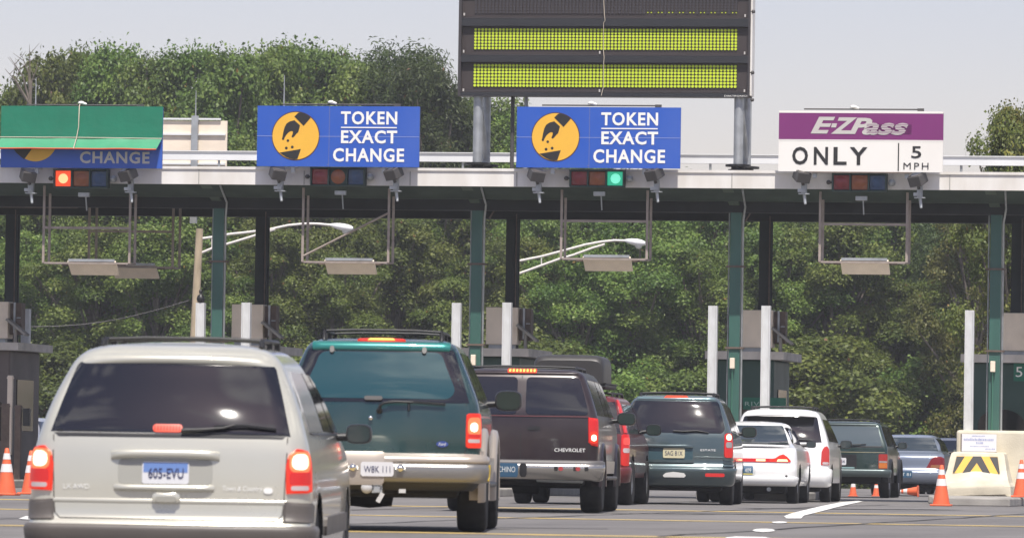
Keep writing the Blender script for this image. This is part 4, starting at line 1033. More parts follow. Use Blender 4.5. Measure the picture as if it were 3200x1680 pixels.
# side glass: long rear quarter window, door windows
for sg in (-1, 1):
    def T(y, z): return sg*c.tside(y, z)
    def sp(pts, nm, mm, **k): return c.patch([(T(y, z), z) for y, z in pts], nm, mm, **k)
    gq = mat('glare_side_glass', (.30, .30, .32), .12, spec=1.0)  # sky glare on the pane is put into its pale base colour
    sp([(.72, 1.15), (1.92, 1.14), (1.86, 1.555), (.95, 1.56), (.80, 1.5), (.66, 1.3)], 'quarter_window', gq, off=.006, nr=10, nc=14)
    sp([(1.99, 1.14), (2.72, 1.13), (2.38, 1.55), (1.93, 1.555)], 'door_window', M_glass, off=.006, nr=8, nc=10)
    sp([(2.8, 1.13), (3.35, 1.13), (2.62, 1.52), (2.46, 1.55)], 'front_door_window', M_glass, off=.006, nr=8, nc=8)
    sp([(.62, 1.125), (3.4, 1.105), (3.4, 1.125), (.62, 1.14)], 'belt_moulding', M_black, off=.01, nr=2, nc=20)
    sp([(1.5, .42), (3.5, .42), (3.5, .55), (1.5, .55)], 'side_moulding', M_clad, off=.02, nr=4, nc=12)
c.rack(.55, .95, 2.3, 1.722, (1.15, 2.1), h=.05, r=.016)
c.mirror(.99, 3.15, 1.125, .19, .145, M_black, arm=.14)

# --- teal sport utility
c = Car('sport_utility', 1180, 357, 2175, 'teal sport utility with tan lower trim and black rear wiper, beside the champagne minivan', 'sport utility',
    [(.36, .86, .06, 4.4), (.45, .885, .03, 4.55), (.62, .895, .03, 4.6), (.67, .893, .055, 4.6), (.80, .895, .055, 4.5), (.95, .89, .06, 4.3), (1.10, .872, .075, 3.75), (1.14, .862, .085, 3.55), (1.30, .80, .14, 3.2), (1.50, .715, .235, 2.9), (1.60, .672, .285, 2.72), (1.65, .635, .33, 2.6), (1.685, .55, .42, 2.5)], bow=.055, rc=.13)
TE = paint('teal_paint', (.005, .042, .047), .3, .25)
MT = mat('tan_lower_paint', (.38, .33, .28), .38, .3, coat=.4)
c.body(zl(.45, 1.685, 40), TE, [(1.02, .37, .46), (3.85, .37, .46)], crown=.03)
m = c.underbody(.70, .30, .66, .3, 4.3); m.lathe([(.0, -.22), (.11, -.2), (.13, 0), (.11, .2), (0, .22)], 16, Matrix.Translation((-.12, 1.0, .33)) @ Matrix.Rotation(pi/2, 4, 'Y')); m.tube([(-.75, 1.02, .36), (.75, 1.02, .36)], .05, 10); m.build('underbody', M_under, c.t, world=False)
c.wheels(.80, (1.02, 3.85), .37, .26)
c.patch([(-.79, 1.135), (.79, 1.135), (.655, 1.585), (.63, 1.60), (-.63, 1.60), (-.655, 1.585)], 'rear_window', M_glass, off=.005, nr=14, nc=20)
c.patch(rq(-.66, 1.165, .66, 1.575, .09, tx=.10), 'window_glass', M_glassteal, off=.009, nr=14, nc=20, depth=.002)
c.band([(1.585, .0), (1.59, .02), (1.62, .035), (1.645, .03), (1.665, .0)], .60, 'roof_lip', paint('teal_lip_sunlit', (.01, .19, .17), .4, .3))  # lighter copy of the teal paint, sunlight on the roof edge put in
c.patch([(-.22, 1.655), (0, 1.645), (.22, 1.655), (.20, 1.667), (0, 1.675), (-.20, 1.667)], 'high_brake_lamp', M_brk, off=.03, nr=6, nc=12)
m = MB(); c.patch([(-.12, 1.655), (.12, 1.655), (.10, 1.668), (-.10, 1.668)], '', None, off=.034, nr=3, nc=6, mb=m); m.build('high_brake_bulbs', M_orc, c.t, world=False)
for u in (-.43, .38): c.patch(rq(u-.02, 1.555, u+.02, 1.61, .018), 'window_hinge', M_dgrey, off=.03, nr=5, nc=4)
c.patch(rq(-.13, 1.145, .03, 1.18, .015), 'window_latch', M_dgrey, off=.03, nr=4, nc=5)
m = MB(); m.tube([c.S(.005, 1.065, .03), c.S(.012, 1.10, .045), c.S(.05, 1.118, .045), c.S(.15, 1.128, .045), c.S(.30, 1.125, .04)], [.018, .014, .012, .011, .01], 6); m.tube([c.S(.08, 1.13, .04), c.S(.3, 1.13, .035), c.S(.58, 1.115, .03)], .012, 5); m.tube([c.S(.262, 1.12, .03), c.S(.262, 1.06, .03)], .012, 6)
m.lathe([(0, .04), (.025, .035), (.028, 0)], 12, Matrix.Translation(c.S(.005, 1.06, 0)) @ Matrix.Rotation(pi/2, 4, 'X')); m.build('wiper', M_black, c.t, world=False)
m = MB(); m.lathe([(0, .03), (.018, .028), (.02, 0)], 12, Matrix.Translation(c.S(-.07, .995, 0)) @ Matrix.Rotation(pi/2, 4, 'X')); m.build('lock', M_chrome, c.t, world=False)
c.patch(ell(.56, .775, .053, .027, 20), 'oval_badge', mat('blue_badge', (.03, .06, .25), .2), off=.01, nr=8, nc=8)
c.text('Ford', .528, .592, .762, .788, 'badge_script', M_badge, off=.012, shear=.3)
m = MB()
for sg in (-1, 1):
    prev = [(.765, 1.13), (.765, .72), (.75, .685)]; m.quadstrip([[c.S(sg*(u-.004), z, .003) for u, z in prev], [c.S(sg*(u+.004), z, .003) for u, z in prev]])
m.build('tailgate_shut_line', M_black, c.t, world=False)
for sg in (-1, 1):
    o = c.patch(rq(min(sg*.775, sg*.925), .745, max(sg*.775, sg*.925), 1.045, .018), 'tail_lamp', M_brk, off=.014, nr=8, nc=8)
    c.patch(rq(min(sg*.782, sg*.91), .86, max(sg*.782, sg*.91), 1.01, .03), 'lit_glow_area', M_mid, off=.0155, parent=o, nr=6, nc=5, depth=.002)
    c.patch(rq(min(sg*.80, sg*.87), .885, max(sg*.80, sg*.87), .965, .03), 'lit_bulb_area', M_core, off=.017, parent=o, nr=6, nc=5, depth=.002)
    c.patch(rq(min(sg*.785, sg*.90), .835, max(sg*.785, sg*.90), .865, .006), 'red_reflector', M_redl, off=.0165, parent=o, nr=3, nc=5, depth=.002)
    c.patch(rq(min(sg*.785, sg*.895), .79, max(sg*.785, sg*.895), .822, .008), 'clear_reversing_lens', M_clear, off=.017, parent=o, nr=3, nc=5, depth=.002)
    c.patch([(sg*.93, .60), (sg*1.35, .60), (sg*1.35, .72), (sg*.93, .72)], 'quarter_cladding', MT, off=.012, nr=4, nc=6)
c.band([(.67, .0), (.672, .05), (.66, .075), (.62, .08), (.605, .07), (.60, .02)], 1.15, 'bumper_top', MT, nt=50)
bp = c.band([(.605, .0), (.602, .075), (.56, .085), (.48, .085), (.45, .07), (.43, .0)], 1.12, 'bumper', mat('silver_bumper', (.26, .25, .24), .32, .6), nt=50)
c.patch(rq(-.60, .43, .06, .655, .02), 'plate_mount', MT, off=.088, nr=6, nc=8, depth=.05)
plate(c, .548, .285, .125, M_platew, 'W8K 111', M_pink, off=.10)
m = MB(); c.patch([(.945, .46), (.97, .49), (.975, .59), (.95, .60), (.955, .50), (.93, .47)], '', None, off=.09, nr=6, nc=3, mb=m); m.build('yellow_bumper_tape', mat('yellow_tape', (.55, .40, .04), .5), c.t, world=False)
m = MB()
for u in (-.21, .20): m.lathe([(0, .03), (.03, .02), (.035, -.01)], 10, Matrix.Translation(c.S(u, .56, .10)) @ Matrix.Rotation(pi/2, 4, 'X')); m.box(c.S(u, .56, .085), (.09, .02, .03))
m.build('plate_lamps', M_chrome, c.t, world=False)
m = MB(); m.box((0, .12, .38), (.09, .3, .08)); m.box((0, -.03, .37), (.05, .12, .05)); m.build('tow_hitch', M_galv, c.t, world=False)
m = MB(); m.lathe([(0, .0), (.05, .0), (.055, -.02), (.0, -.03)], 14, Matrix.Translation((-.09, -.05, .385)) @ Matrix.Rotation(pi/2, 4, 'X') @ Matrix.Scale(.95, 4)); m.box((.22, .0, .36), (.06, .01, .035)); m.box((.03, -.06, .30), (.04, .02, .09), Matrix.Rotation(.5, 3, 'Y')); m.build('hitch_cap', mat('bright_cap', (.5, .5, .5), .3), c.t, world=False)
c.band([(.36, -.03), (.40, .0), (.44, .02)], .9, 'valance', M_black)
# flares: raised rims of the wheel openings
for sg in (-1, 1):
    for ya in (1.02, 3.85):
        rows = []
        for j in range(25):
            a = pi*(-.06+1.12*j/24); rows.append([Vector((sg*(.885+dx), ya+rr*cos(a), .37+rr*sin(a))) for rr, dx in ((.45, -.10), (.455, .045), (.50, .05), (.55, .035), (.565, -.02))])
        m = MB(); m.quadstrip(rows); m.build('wheel_flare', MT, c.t, world=False)
for sg in (-1, 1):
    m = MB(); m.box((sg*.88, 2.43, .42), (.12, 1.8, .05), bev=.02)
    m.build('step_bar', M_black, c.t, world=False)
for sg in (-1, 1):
    def T(y, z): return sg*c.tside(y, z)
    def sp(pts, nm, mm, **k): return c.patch([(T(y, z), z) for y, z in pts], nm, mm, **k)
    sp([(.50, 1.16), (1.45, 1.15), (1.42, 1.58), (.72, 1.58)], 'quarter_window', M_glass, off=.006)
    sp([(1.52, 1.15), (2.28, 1.14), (2.2, 1.58), (1.48, 1.585)], 'door_window', M_glass, off=.006)
    sp([(2.36, 1.14), (3.15, 1.13), (2.66, 1.56), (2.28, 1.58)], 'front_door_window', M_glass, off=.006)
    sp([(.25, .47), (.55, .47), (.55, .67), (.25, .67)], 'rear_cladding', MT, off=.02, nr=4, nc=4)
    sp([(1.55, .45), (3.3, .45), (3.3, .66), (1.55, .66)], 'door_cladding', MT, off=.02, nr=4, nc=12)
c.rack(.52, .60, 2.2, 1.675, (.72, 2.0), h=.09, r=.014)
c.mirror(.925, 2.85, 1.19, .25, .19, M_black, mat('green_mirror_glass', (.012, .026, .024), .1), arm=.12)

# --- dark red truck with barn doors
c = Car('large_wagon', 1625, 248, 2960, 'dark maroon full size wagon with twin rear doors and chrome bumper', 'wagon',
    [(.42, .93, .04, 5.3), (.50, .965, .02, 5.5), (.70, .975, .015, 5.5), (.90, .98, .015, 5.45), (1.08, .975, .02, 5.3), (1.18, .965, .03, 4.4), (1.22, .955, .035, 4.2), (1.40, .90, .09, 3.9), (1.60, .83, .16, 3.65), (1.70, .79, .20, 3.55), (1.76, .75, .24, 3.4), (1.80, .66, .32, 3.3)], bow=.04, rc=.12)
MM = paint('maroon_paint', (.013, .0045, .009), .15, .34, coat=.3)
c.body(zl(.50, 1.80, 38), MM, [(1.15, .38, .47), (4.45, .38, .47)], crown=.03)
m = c.underbody(.78, .34, .70, .3, 5.0); m.tube([(-.8, 1.15, .36), (.8, 1.15, .36)], .055, 8); m.lathe([(0, -.2), (.15, -.16), (.16, .16), (0, .2)], 14, Matrix.Translation((0, 1.15, .38)) @ Matrix.Rotation(pi/2, 4, 'Y')); m.build('underbody', M_under, c.t, world=False)
m = MB(); m.tube([(.2, .25, .42), (.62, .2, .41), (.78, .12, .41)], .035, 8); m.build('exhaust_pipe', M_galv, c.t, world=False)
c.wheels(.85, (1.15, 4.45), .38, .28)
for sg in (-1, 1):
    x0, x1 = (.045, .845) if sg > 0 else (-.845, -.045)
    P = rq(.055, 1.235, .86, 1.705, .05); P = [(sg*(u*(1-.16*(z-1.235)/.47) if u > .4 else u), z) for u, z in P]
    c.patch(P, 'rear_window', M_glass, off=.006, nr=10, nc=12)
m = MB(); m.quadstrip([[c.S(-.006, z, .004) for z in (.66, .9, 1.2, 1.4, 1.72)], [c.S(.006, z, .004) for z in (.66, .9, 1.2, 1.4, 1.72)]])
m.build('door_shut_line', M_black, c.t, world=False)
for sg in (-1, 1): m = MB(); m.quadstrip([[c.S(sg*.86, z, .004) for z in (.66, .9, 1.2)], [c.S(sg*.868, z, .004) for z in (.66, .9, 1.2)]]); m.build('door_shut_line', M_black, c.t, world=False)
c.patch([(-.86, 1.208), (.86, 1.208), (.86, 1.216), (-.86, 1.216)], 'belt_moulding', mat('dull_red_trim', (.16, .05, .05), .3), off=.012, nr=2, nc=20)
c.patch(rq(.085, 1.04, .245, 1.085, .015), 'door_handle', M_black, off=.012, nr=3, nc=5)
c.text('CHEVROLET', .43, .82, .770, .815, 'badge', M_badge, off=.006, offset=.006)
c.band([(1.735, 0), (1.74, .02), (1.755, .025), (1.765, 0)], .70, 'roof_lip', MM)
o = c.patch(rq(-.19, 1.745, .18, 1.785, .01), 'high_brake_lamp', M_orl, off=.03, nr=4, nc=10)
m = MB()
for i in range(8): c.patch(rq(-.17+i*.044, 1.752, -.145+i*.044, 1.778, .004, n=2), '', None, off=.033, nr=2, nc=2, mb=m)
m.build('high_brake_bulbs', M_orc, o, world=False)
for sg in (-1, 1):
    P = [(sg*.865, .86), (sg*.99, .84), (sg*1.0, 1.15), (sg*.985, 1.2), (sg*.855, 1.205)]
    o = c.patch(P, 'tail_lamp', M_redl, off=.012, nr=8, nc=6)
    c.patch(rq(min(sg*.875, sg*.975), .88, max(sg*.875, sg*.975), 1.03, .03), 'lit_bulb_area', M_brk, off=.015, parent=o, nr=6, nc=5, depth=.002)
    c.patch(rq(min(sg*.89, sg*.955), .91, max(sg*.89, sg*.955), .99, .025), 'bulb_core', M_core, off=.018, parent=o, nr=4, nc=4, depth=.002)
c.band([(.66, .0), (.665, .05), (.65, .085), (.62, .09)], 1.12, 'bumper_pad', mat('dark_step_pad', (.09, .085, .085), .5), nt=40)
c.band([(.62, .05), (.62, .09), (.56, .095), (.46, .09), (.43, .06), (.42, 0)], 1.12, 'bumper', mat('dull_chrome_bumper', (.42, .40, .37), .22, .85), nt=40)
plate(c, .545, .32, .15, M_plated, '1 CHINO', mat('pale_plate_ink', (.6, .62, .6), .5), u=-.18, off=.105)
o = c.patch(rq(.0, .47, .09, .62, .02), 'bumper_step', M_black, off=.096, nr=4, nc=4)
m = MB()
for u in (.43, .67, .93-.12): c.patch(rq(u, .535, u+.05, .585, .004), '', None, off=.1, nr=2, nc=2, mb=m)
m.build('black_sticker', M_ink, c.t, world=False)
m = MB()
for u in (.485, .70): c.patch(rq(u, .535, u+.06, .585, .02), '', None, off=.102, nr=3, nc=3, mb=m)
m.build('red_sticker', mat('red_sticker', (.4, .05, .05), .5), c.t, world=False)
for sg in (-1, 1):
    def T(y, z): return sg*c.tside(y, z)
    def sp(pts, nm, mm, **k): return c.patch([(T(y, z), z) for y, z in pts], nm, mm, **k)
    sp([(.25, 1.23), (1.9, 1.23), (1.9, 1.68), (.38, 1.68)], 'quarter_window', M_glassgrey, off=.006)
    sp([(2.0, 1.23), (2.8, 1.23), (2.75, 1.68), (2.0, 1.68)], 'door_window', M_glass, off=.006)
    sp([(2.9, 1.23), (3.85, 1.23), (3.4, 1.66), (2.85, 1.68)], 'front_door_window', M_glass, off=.006)
    sp([(.2, .5), (.62, .5), (.62, .66), (.2, .66)], 'lower_trim', mat('silver_trim', (.4, .38, .34), .3, .6), off=.012, nr=3, nc=4)
    sp([(1.7, .5), (3.9, .5), (3.9, .66), (1.7, .66)], 'door_trim', mat('silver_trim', (.4, .38, .34), .3, .6), off=.012, nr=3, nc=10)
for sg in (-1, 1):
    for ya in (1.15, 4.45):
        rows = []
        for j in range(21):
            a = pi*(-.03+1.06*j/20); rows.append([Vector((sg*(.965+dx), ya+rr*cos(a), .38+rr*sin(a))) for rr, dx in ((.46, -.10), (.465, .035), (.50, .04), (.53, .0))])
        m = MB(); m.quadstrip(rows); m.build('wheel_flare', MM, c.t, world=False)
for sg in (-1, 1):
    m = MB(); m.box((sg*.95, 2.8, .44), (.14, 2.2, .05), bev=.02)
    m.build('running_board', M_dgrey, c.t, world=False)
c.rack(.66, .55, 2.4, 1.79, (.7, 2.2), h=.045, r=.016)
c.mirror(1.02, 3.62, 1.22, .25, .17, M_black, mat('green_mirror_glass', (.012, .026, .024), .1), arm=.12)

# --- red sport utility with roof box
c = Car('red_sport_utility', 1777, 205, 3640, 'red sport utility partly hidden behind the dark maroon wagon, black cargo box on its roof', 'sport utility',
    [(.34, .86, .05, 4.4), (.45, .885, .02, 4.6), (.60, .895, .02, 4.6), (.85, .90, .03, 4.5), (1.02, .895, .05, 3.8), (1.08, .885, .06, 3.6), (1.25, .84, .13, 3.2), (1.45, .775, .22, 2.95), (1.56, .73, .28, 2.8), (1.62, .68, .34, 2.7), (1.66, .60, .42, 2.6)], bow=.06, rc=.14)
MR = paint('deep_red_paint', (.12, .008, .012), .2, .3, coat=.4)
c.body(zl(.42, 1.66, 32), MR, [(.95, .35, .43), (3.65, .35, .43)])
m = c.underbody(.72, .26, .6, .3, 4.3); m.build('underbody', M_under, c.t, world=False)
c.wheels(.79, (.95, 3.65), .35, .24)
c.patch([(-.78, 1.09), (.78, 1.09), (.67, 1.57), (-.67, 1.57)], 'rear_window', M_glass, off=.006, nr=10, nc=14)
c.patch(rq(-.17, 1.60, .17, 1.632, .01), 'high_brake_lamp', M_orl, off=.02, nr=3, nc=8)
for sg in (-1, 1):
    o = c.patch(rq(min(sg*.80, sg*.98), .60, max(sg*.80, sg*.98), 1.08, .03), 'tail_lamp', M_redl, off=.014, nr=8, nc=6)
    c.patch(rq(min(sg*.82, sg*.95), .80, max(sg*.82, sg*.95), .87, .015), 'clear_reversing_lens', M_clear, off=.018, parent=o, nr=3, nc=4, depth=.002)
    c.patch(rq(min(sg*.82, sg*.95), .92, max(sg*.82, sg*.95), 1.03, .03), 'lit_bulb_area', mat('bright_red_lens', (.7, .05, .04), .2, emit=(1, .07, .05), estr=.5), off=.018, parent=o, nr=5, nc=5, depth=.002)
    # sunlit red edge of the rear pillar, put in as a brighter colour strip
    c.patch([(sg*.835, 1.10), (sg*.90, 1.10), (sg*.765, 1.60), (sg*.70, 1.60)], 'lit_pillar_edge', mat('sunlit_red_edge', (.55, .03, .03), .2, coat=.8), off=.012, nr=8, nc=4)
    def T(y, z): return sg*c.tside(y, z)
    def sp(pts, nm, mm, **k): return c.patch([(T(y, z), z) for y, z in pts], nm, mm, **k)
    sp([(.42, 1.1), (1.4, 1.1), (1.38, 1.54), (.6, 1.54)], 'quarter_window', M_glassgrey, off=.006)
    sp([(1.48, 1.1), (2.2, 1.1), (2.15, 1.54), (1.45, 1.54)], 'door_window', M_glassgrey, off=.006)
    sp([(2.3, 1.1), (3.2, 1.1), (2.7, 1.52), (2.25, 1.54)], 'front_door_window', M_glass, off=.006)
    sp([(.2, .5), (.5, .5), (.5, .62), (.2, .62)], 'lower_trim', M_dgrey, off=.014, nr=3, nc=3)
    sp([(1.4, .5), (3.2, .5), (3.2, .62), (1.4, .62)], 'door_trim', M_dgrey, off=.014, nr=3, nc=8)
c.band([(.34, 0), (.37, .05), (.54, .06), (.58, .04), (.59, 0)], 1.05, 'bumper', MR, nt=30)
c.rack(.60, .6, 2.3, 1.65, (.8, 2.1), h=.06, r=.015)
c.mirror(.93, 2.9, 1.17, .24, .18, M_black, mat('green_mirror_glass', (.012, .026, .024), .1))
# roof box rests on the rack: its own thing
t = thing('roof_box', c.t.matrix_world @ Vector((-.06, .35, 1.72)), 'black roof cargo box on the red sport utility', 'cargo box')
t.rotation_euler = c.t.rotation_euler; bpy.context.view_layer.update()
def rbox(w, h, l, z0, top, name, mm, y0=0):
    m = MB(); rows = []
    for yy, k, hk in ((0, .93, .80), (.03, .96, .90), (.10, .985, .97), (.3, 1, 1), (1.2, 1, 1), (1.7, .92, .9), (1.95, .7, .6), (2.02, .4, .3)):
        r = []
        for j in range(25):
            a = pi*j/24; r.append(Vector((w*k*(abs(cos(a))**.25)*(1 if cos(a) > 0 else -1), y0+yy*l/2.02, z0+h*hk*(abs(sin(a))**(.33)))))
        rows.append(r)
    m.quadstrip(rows); m.add(rows[0], [tuple(range(25))]); m.build(name, mm, t, world=False)
MBx = mat('roof_box_plastic', (.030, .028, .027), .42)
rbox(.555, .44, 2.0, .13, 1, 'lid', MBx)
m = MB(); m.box((0, 1.0, .10), (1.14, 1.9, .08), bev=.03); m.box((0, .7, .03), (.6, .1, .07)); m.box((0, 1.5, .03), (.6, .1, .07)); m.build('tray', MBx, t, world=False)
m = MB(); m.box((0, .98, .137), (1.17, 1.93, .016)); m.build('seam_rail', M_black, t, world=False)
m = MB(); m.box((.34, -.002, .22), (.02, .02, .03)); m.box((-.04, -.0, .11), (.30, .02, .02)); m.build('latch', M_grey_let, t, world=False)

# --- slate green minivan
c = Car('minivan', 2105, 197, 3200, 'slate green minivan with roof rack and pale yellow plate, centre right', 'minivan',
    [(.26, .86, .10, 4.6), (.34, .90, .04, 4.75), (.45, .93, -.01, 4.8), (.60, .935, -.01, 4.78), (.66, .93, .04, 4.7), (.85, .93, .045, 4.4), (1.05, .915, .065, 3.9), (1.14, .895, .09, 3.6), (1.30, .84, .16, 3.3), (1.50, .765, .27, 2.95), (1.62, .715, .34, 2.78), (1.69, .66, .40, 2.6), (1.73, .57, .50, 2.45)], bow=.08, rc=.17)
MG = paint('slate_green_paint', (.052, .085, .095), .35, .3)
c.body(zl(.36, 1.73, 40), MG, [(.95, .33, .40), (3.95, .33, .40)])
m = c.underbody(.75, .22, .6, .3, 4.3); m.build('underbody', M_under, c.t, world=False)
c.wheels(.80, (.95, 3.95), .33, .22)
c.patch([(-.78, 1.17), (-.74, 1.14), (.74, 1.14), (.78, 1.17), (.80, 1.22), (.70, 1.60), (.66, 1.64), (-.66, 1.64), (-.70, 1.60), (-.80, 1.22)], 'rear_window', M_glass, off=.006, nr=16, nc=20)
c.band([(1.655, 0), (1.66, .02), (1.685, .03), (1.70, 0)], .62, 'roof_lip', paint('slate_lip_sunlit', (.14, .22, .24), .4, .25))  # roof edge brightened by sun, painted as a lighter slate
o = c.patch([(-.19, 1.675), (.20, 1.675), (.17, 1.705), (-.15, 1.705)], 'high_brake_lamp', M_orl, off=.03, nr=4, nc=10)
m = MB(); m.tube([c.S(-.02, 1.16, .02), c.S(.15, 1.15, .03), c.S(.35, 1.165, .03), c.S(.54, 1.14, .02)], [.016, .014, .012, .01], 6); m.build('wiper', M_black, c.t, world=False)
for sg in (-1, 1):
    o = c.patch(rq(min(sg*.80, sg*.96), .755, max(sg*.80, sg*.96), 1.135, .03), 'tail_lamp', M_redl, off=.014, nr=8, nc=6)
    c.patch(rq(min(sg*.825, sg*.92), 1.03, max(sg*.825, sg*.92), 1.12, .03), 'lit_bulb_area', M_core, off=.018, parent=o, nr=5, nc=4, depth=.002)
    c.patch(rq(min(sg*.82, sg*.93), .91, max(sg*.82, sg*.93), 1.0, .015), 'clear_reversing_lens', mat('grey_lens', (.28, .26, .26), .2), off=.018, parent=o, nr=3, nc=4, depth=.002)
    m = MB()
    for z in (.57, .62, .67, .72): c.patch(rq(min(sg*.79, sg*1.0), z-.012, max(sg*.79, sg*1.0), z+.012, .008, n=2), '', None, off=.022, nr=3, nc=6, mb=m)
    m.build('vent_ribs', MG, c.t, world=False)
    c.patch(rq(min(sg*.50, sg*.80), .45, max(sg*.50, sg*.80), .505, .015), 'bumper_reflector', mat('glowing_reflector_red', (.45, .02, .02), .2, emit=(.8, .02, .02), estr=.15), off=.052, nr=3, nc=5, depth=.05)  # no lamp: the reflector's shine is put in as a weak glow
    def T(y, z): return sg*c.tside(y, z)
    def sp(pts, nm, mm, **k): return c.patch([(T(y, z), z) for y, z in pts], nm, mm, **k)
    sp([(.45, 1.17), (1.75, 1.15), (1.7, 1.6), (.7, 1.6)], 'quarter_window', M_glassgrey, off=.006)
    sp([(1.85, 1.15), (2.6, 1.13), (2.4, 1.58), (1.8, 1.6)], 'door_window', M_glassgrey, off=.006)
    sp([(2.7, 1.13), (3.4, 1.12), (2.75, 1.55), (2.5, 1.58)], 'front_door_window', M_glass, off=.006)
c.patch(rq(-.58, .70, .30, .905, .04), 'plate_recess', mat('slate_recess', (.05, .10, .12), .35, .3), off=.006, nr=6, nc=8)
m = MB(); c.patch(rq(-.62, .90, .30, .945, .02), '', None, off=.04, nr=5, nc=14, mb=m, bul=.01); c.patch(rq(-.6, .665, .32, .71, .02), '', None, off=.03, nr=4, nc=12, mb=m); m.build('handle_bar', MG, c.t, world=False)
plate(c, .815, .345, .155, M_platey, 'SAG 81X', M_pink, off=.02)
c.band([(.755, 0), (.757, .008), (.763, .008), (.765, 0)], .78, 'tailgate_crease', MG, T0=.33)
c.band([(.28, -.02), (.32, .03), (.36, .05), (.52, .055), (.57, .065), (.585, .05), (.592, 0)], 1.10, 'bumper', MG, nt=40)
m = MB(); c.patch([(-.17, .455), (-.14, .44), (.17, .44), (.20, .455), (.17, .50), (0, .52), (-.12, .50)], '', None, off=.06, nr=6, nc=8, mb=m); m.build('pale_sticker', mat('pale_sticker', (.6, .6, .58), .6), c.t, world=False)
c.text('ESTATE', .42, .66, .855, .885, 'badge', M_badge, off=.008)
c.rack(.58, .75, 2.3, 1.72, (.9, 2.1), h=.05, r=.016)
c.mirror(.93, 3.05, 1.18, .25, .18, M_black, mat('green_mirror_glass', (.012, .026, .024), .1), sides=(1,))

# --- white coupe
c = Car('coupe', 2325, 184, 3775, 'white coupe with a boot spoiler and wide red lamp strip', 'coupe',
    [(.22, .80, .14, 4.5), (.30, .85, .06, 4.65), (.42, .885, -.02, 4.7), (.55, .89, -.02, 4.7), (.66, .89, .02, 4.55), (.85, .875, .05, 4.1), (.93, .86, .10, 3.7), (.975, .80, .45, 3.5), (1.02, .745, .80, 3.35), (1.15, .70, 1.15, 3.1), (1.28, .64, 1.42, 2.85), (1.35, .585, 1.58, 2.65), (1.385, .48, 1.75, 2.5)], bow=.09, rc=.2)
MW = paint('white_paint', (.78, .78, .77), .0, .3)
c.body(zl(.30, 1.385, 46, (.945, .955, .965)), MW, [(.98, .31, .37), (3.65, .31, .37)])
m = c.underbody(.70, .17, .5, .35, 4.2); m.build('underbody', M_under, c.t, world=False)
m = MB(); m.tube([(.42, .2, .24), (.42, .08, .24)], .035, 10); m.lathe([(0, -.17), (.09, -.15), (.1, 0), (.09, .15), (0, .17)], 12, Matrix.Translation((.40, .45, .27)) @ Matrix.Rotation(pi/2, 4, 'Y')); m.build('exhaust_pipe', M_galv, c.t, world=False)
c.wheels(.765, (.98, 3.65), .31, .2)
c.patch([(-.71, 1.01), (.71, 1.01), (.70, 1.03), (.555, 1.315), (.53, 1.325), (-.53, 1.325), (-.555, 1.315), (-.70, 1.03)], 'rear_window', M_glassgrey, off=.006, nr=14, nc=16)
c.patch([(-.74, .995), (.74, .995), (.715, 1.012), (-.715, 1.012)], 'window_seal', M_black, off=.004, nr=2, nc=10)
# lamp strip with triangular ends
o = c.patch([(-.74, .70), (.74, .70), (.76, .715), (.74, .76), (-.74, .76), (-.76, .715)], 'tail_lamp', M_redl, off=.012, nr=6, nc=20)
for sg in (-1, 1):
    c.patch([(sg*.43, .705), (sg*.775, .705), (sg*.79, .72), (sg*.72, .80), (sg*.66, .835), (sg*.60, .82), (sg*.52, .765), (sg*.43, .76)], 'lamp_corner', M_brk, off=.016, parent=o, nr=8, nc=8, depth=.006)
    c.patch([(sg*.55, .712), (sg*.74, .712), (sg*.72, .75), (sg*.57, .75)], 'lit_bulb_area', mat('lit_amber_core', (1, .6, .3), .3, emit=(1, .42, .2), estr=1.6), off=.019, parent=o, nr=4, nc=5, depth=.002)
    c.patch([(sg*.20, .715), (sg*.36, .715), (sg*.36, .748), (sg*.20, .748)], 'inner_bulb_area', mat('lit_amber_core', (1, .6, .3), .3, emit=(1, .42, .2), estr=1.6), off=.016, parent=o, nr=4, nc=5, depth=.002)
    c.patch([(sg*.60, .80), (sg*.60, .80), (sg*.60, .80)], 'x', None) if False else None
# spoiler
m = MB(); rows = []
for yy, zz in ((.20, .99), (.14, 1.0), (.10, .99), (.10, .965), (.16, .955), (.26, .965), (.28, .98)):
    rows.append([Vector((.74*sin(pi/2*k/12), yy+.16*(k/12.0)**2, zz-.03*(abs(k)/12.0)**3)) for k in range(-12, 13)])
m.quadstrip(rows, close=False); m.quadstrip([rows[-1], rows[0]])
for sg in (-1, 1): m.box((sg*.62, .30, .94), (.06, .12, .06), bev=.015)
m.build('boot_spoiler', MW, c.t, world=False)
c.patch(rq(-.24, .475, .20, .645, .03), 'plate_recess', mat('white_recess_shade', (.55, .55, .54), .4), off=.004, nr=5, nc=6)  # greyer copy of the white paint stands for shade in the recess
pl = plate(c, .555, .31, .15, M_plated, 'BKP 409', mat('pale_plate_ink', (.6, .62, .6), .5), off=.012)
c.patch([(-.15, .485), (.15, .485), (.15, .505), (-.15, .505)], 'plate_yellow_band', mat('yellow_band', (.6, .5, .12), .5), off=.0135, parent=pl, nr=2, nc=2, depth=.001)
c.band([(.28, -.05), (.30, .01), (.36, .03), (.44, .035), (.455, .02), (.46, 0)], 1.0, 'bumper', MW, nt=40)
for sg in (-1, 1): c.patch(ell(sg*.72, .47, .018, .018, 10), 'bumper_plug', M_dgrey, off=.03, nr=4, nc=4, depth=.03)
for sg in (-1, 1):
    def T(y, z): return sg*c.tside(y, z)
    def sp(pts, nm, mm, **k): return c.patch([(T(y, z), z) for y, z in pts], nm, mm, **k)
    sp([(1.05, 1.03), (3.05, 1.0), (2.75, 1.25), (1.55, 1.30)], 'side_window', M_glass, off=.006)
c.mirror(.86, 2.95, 1.02, .17, .12, M_black)

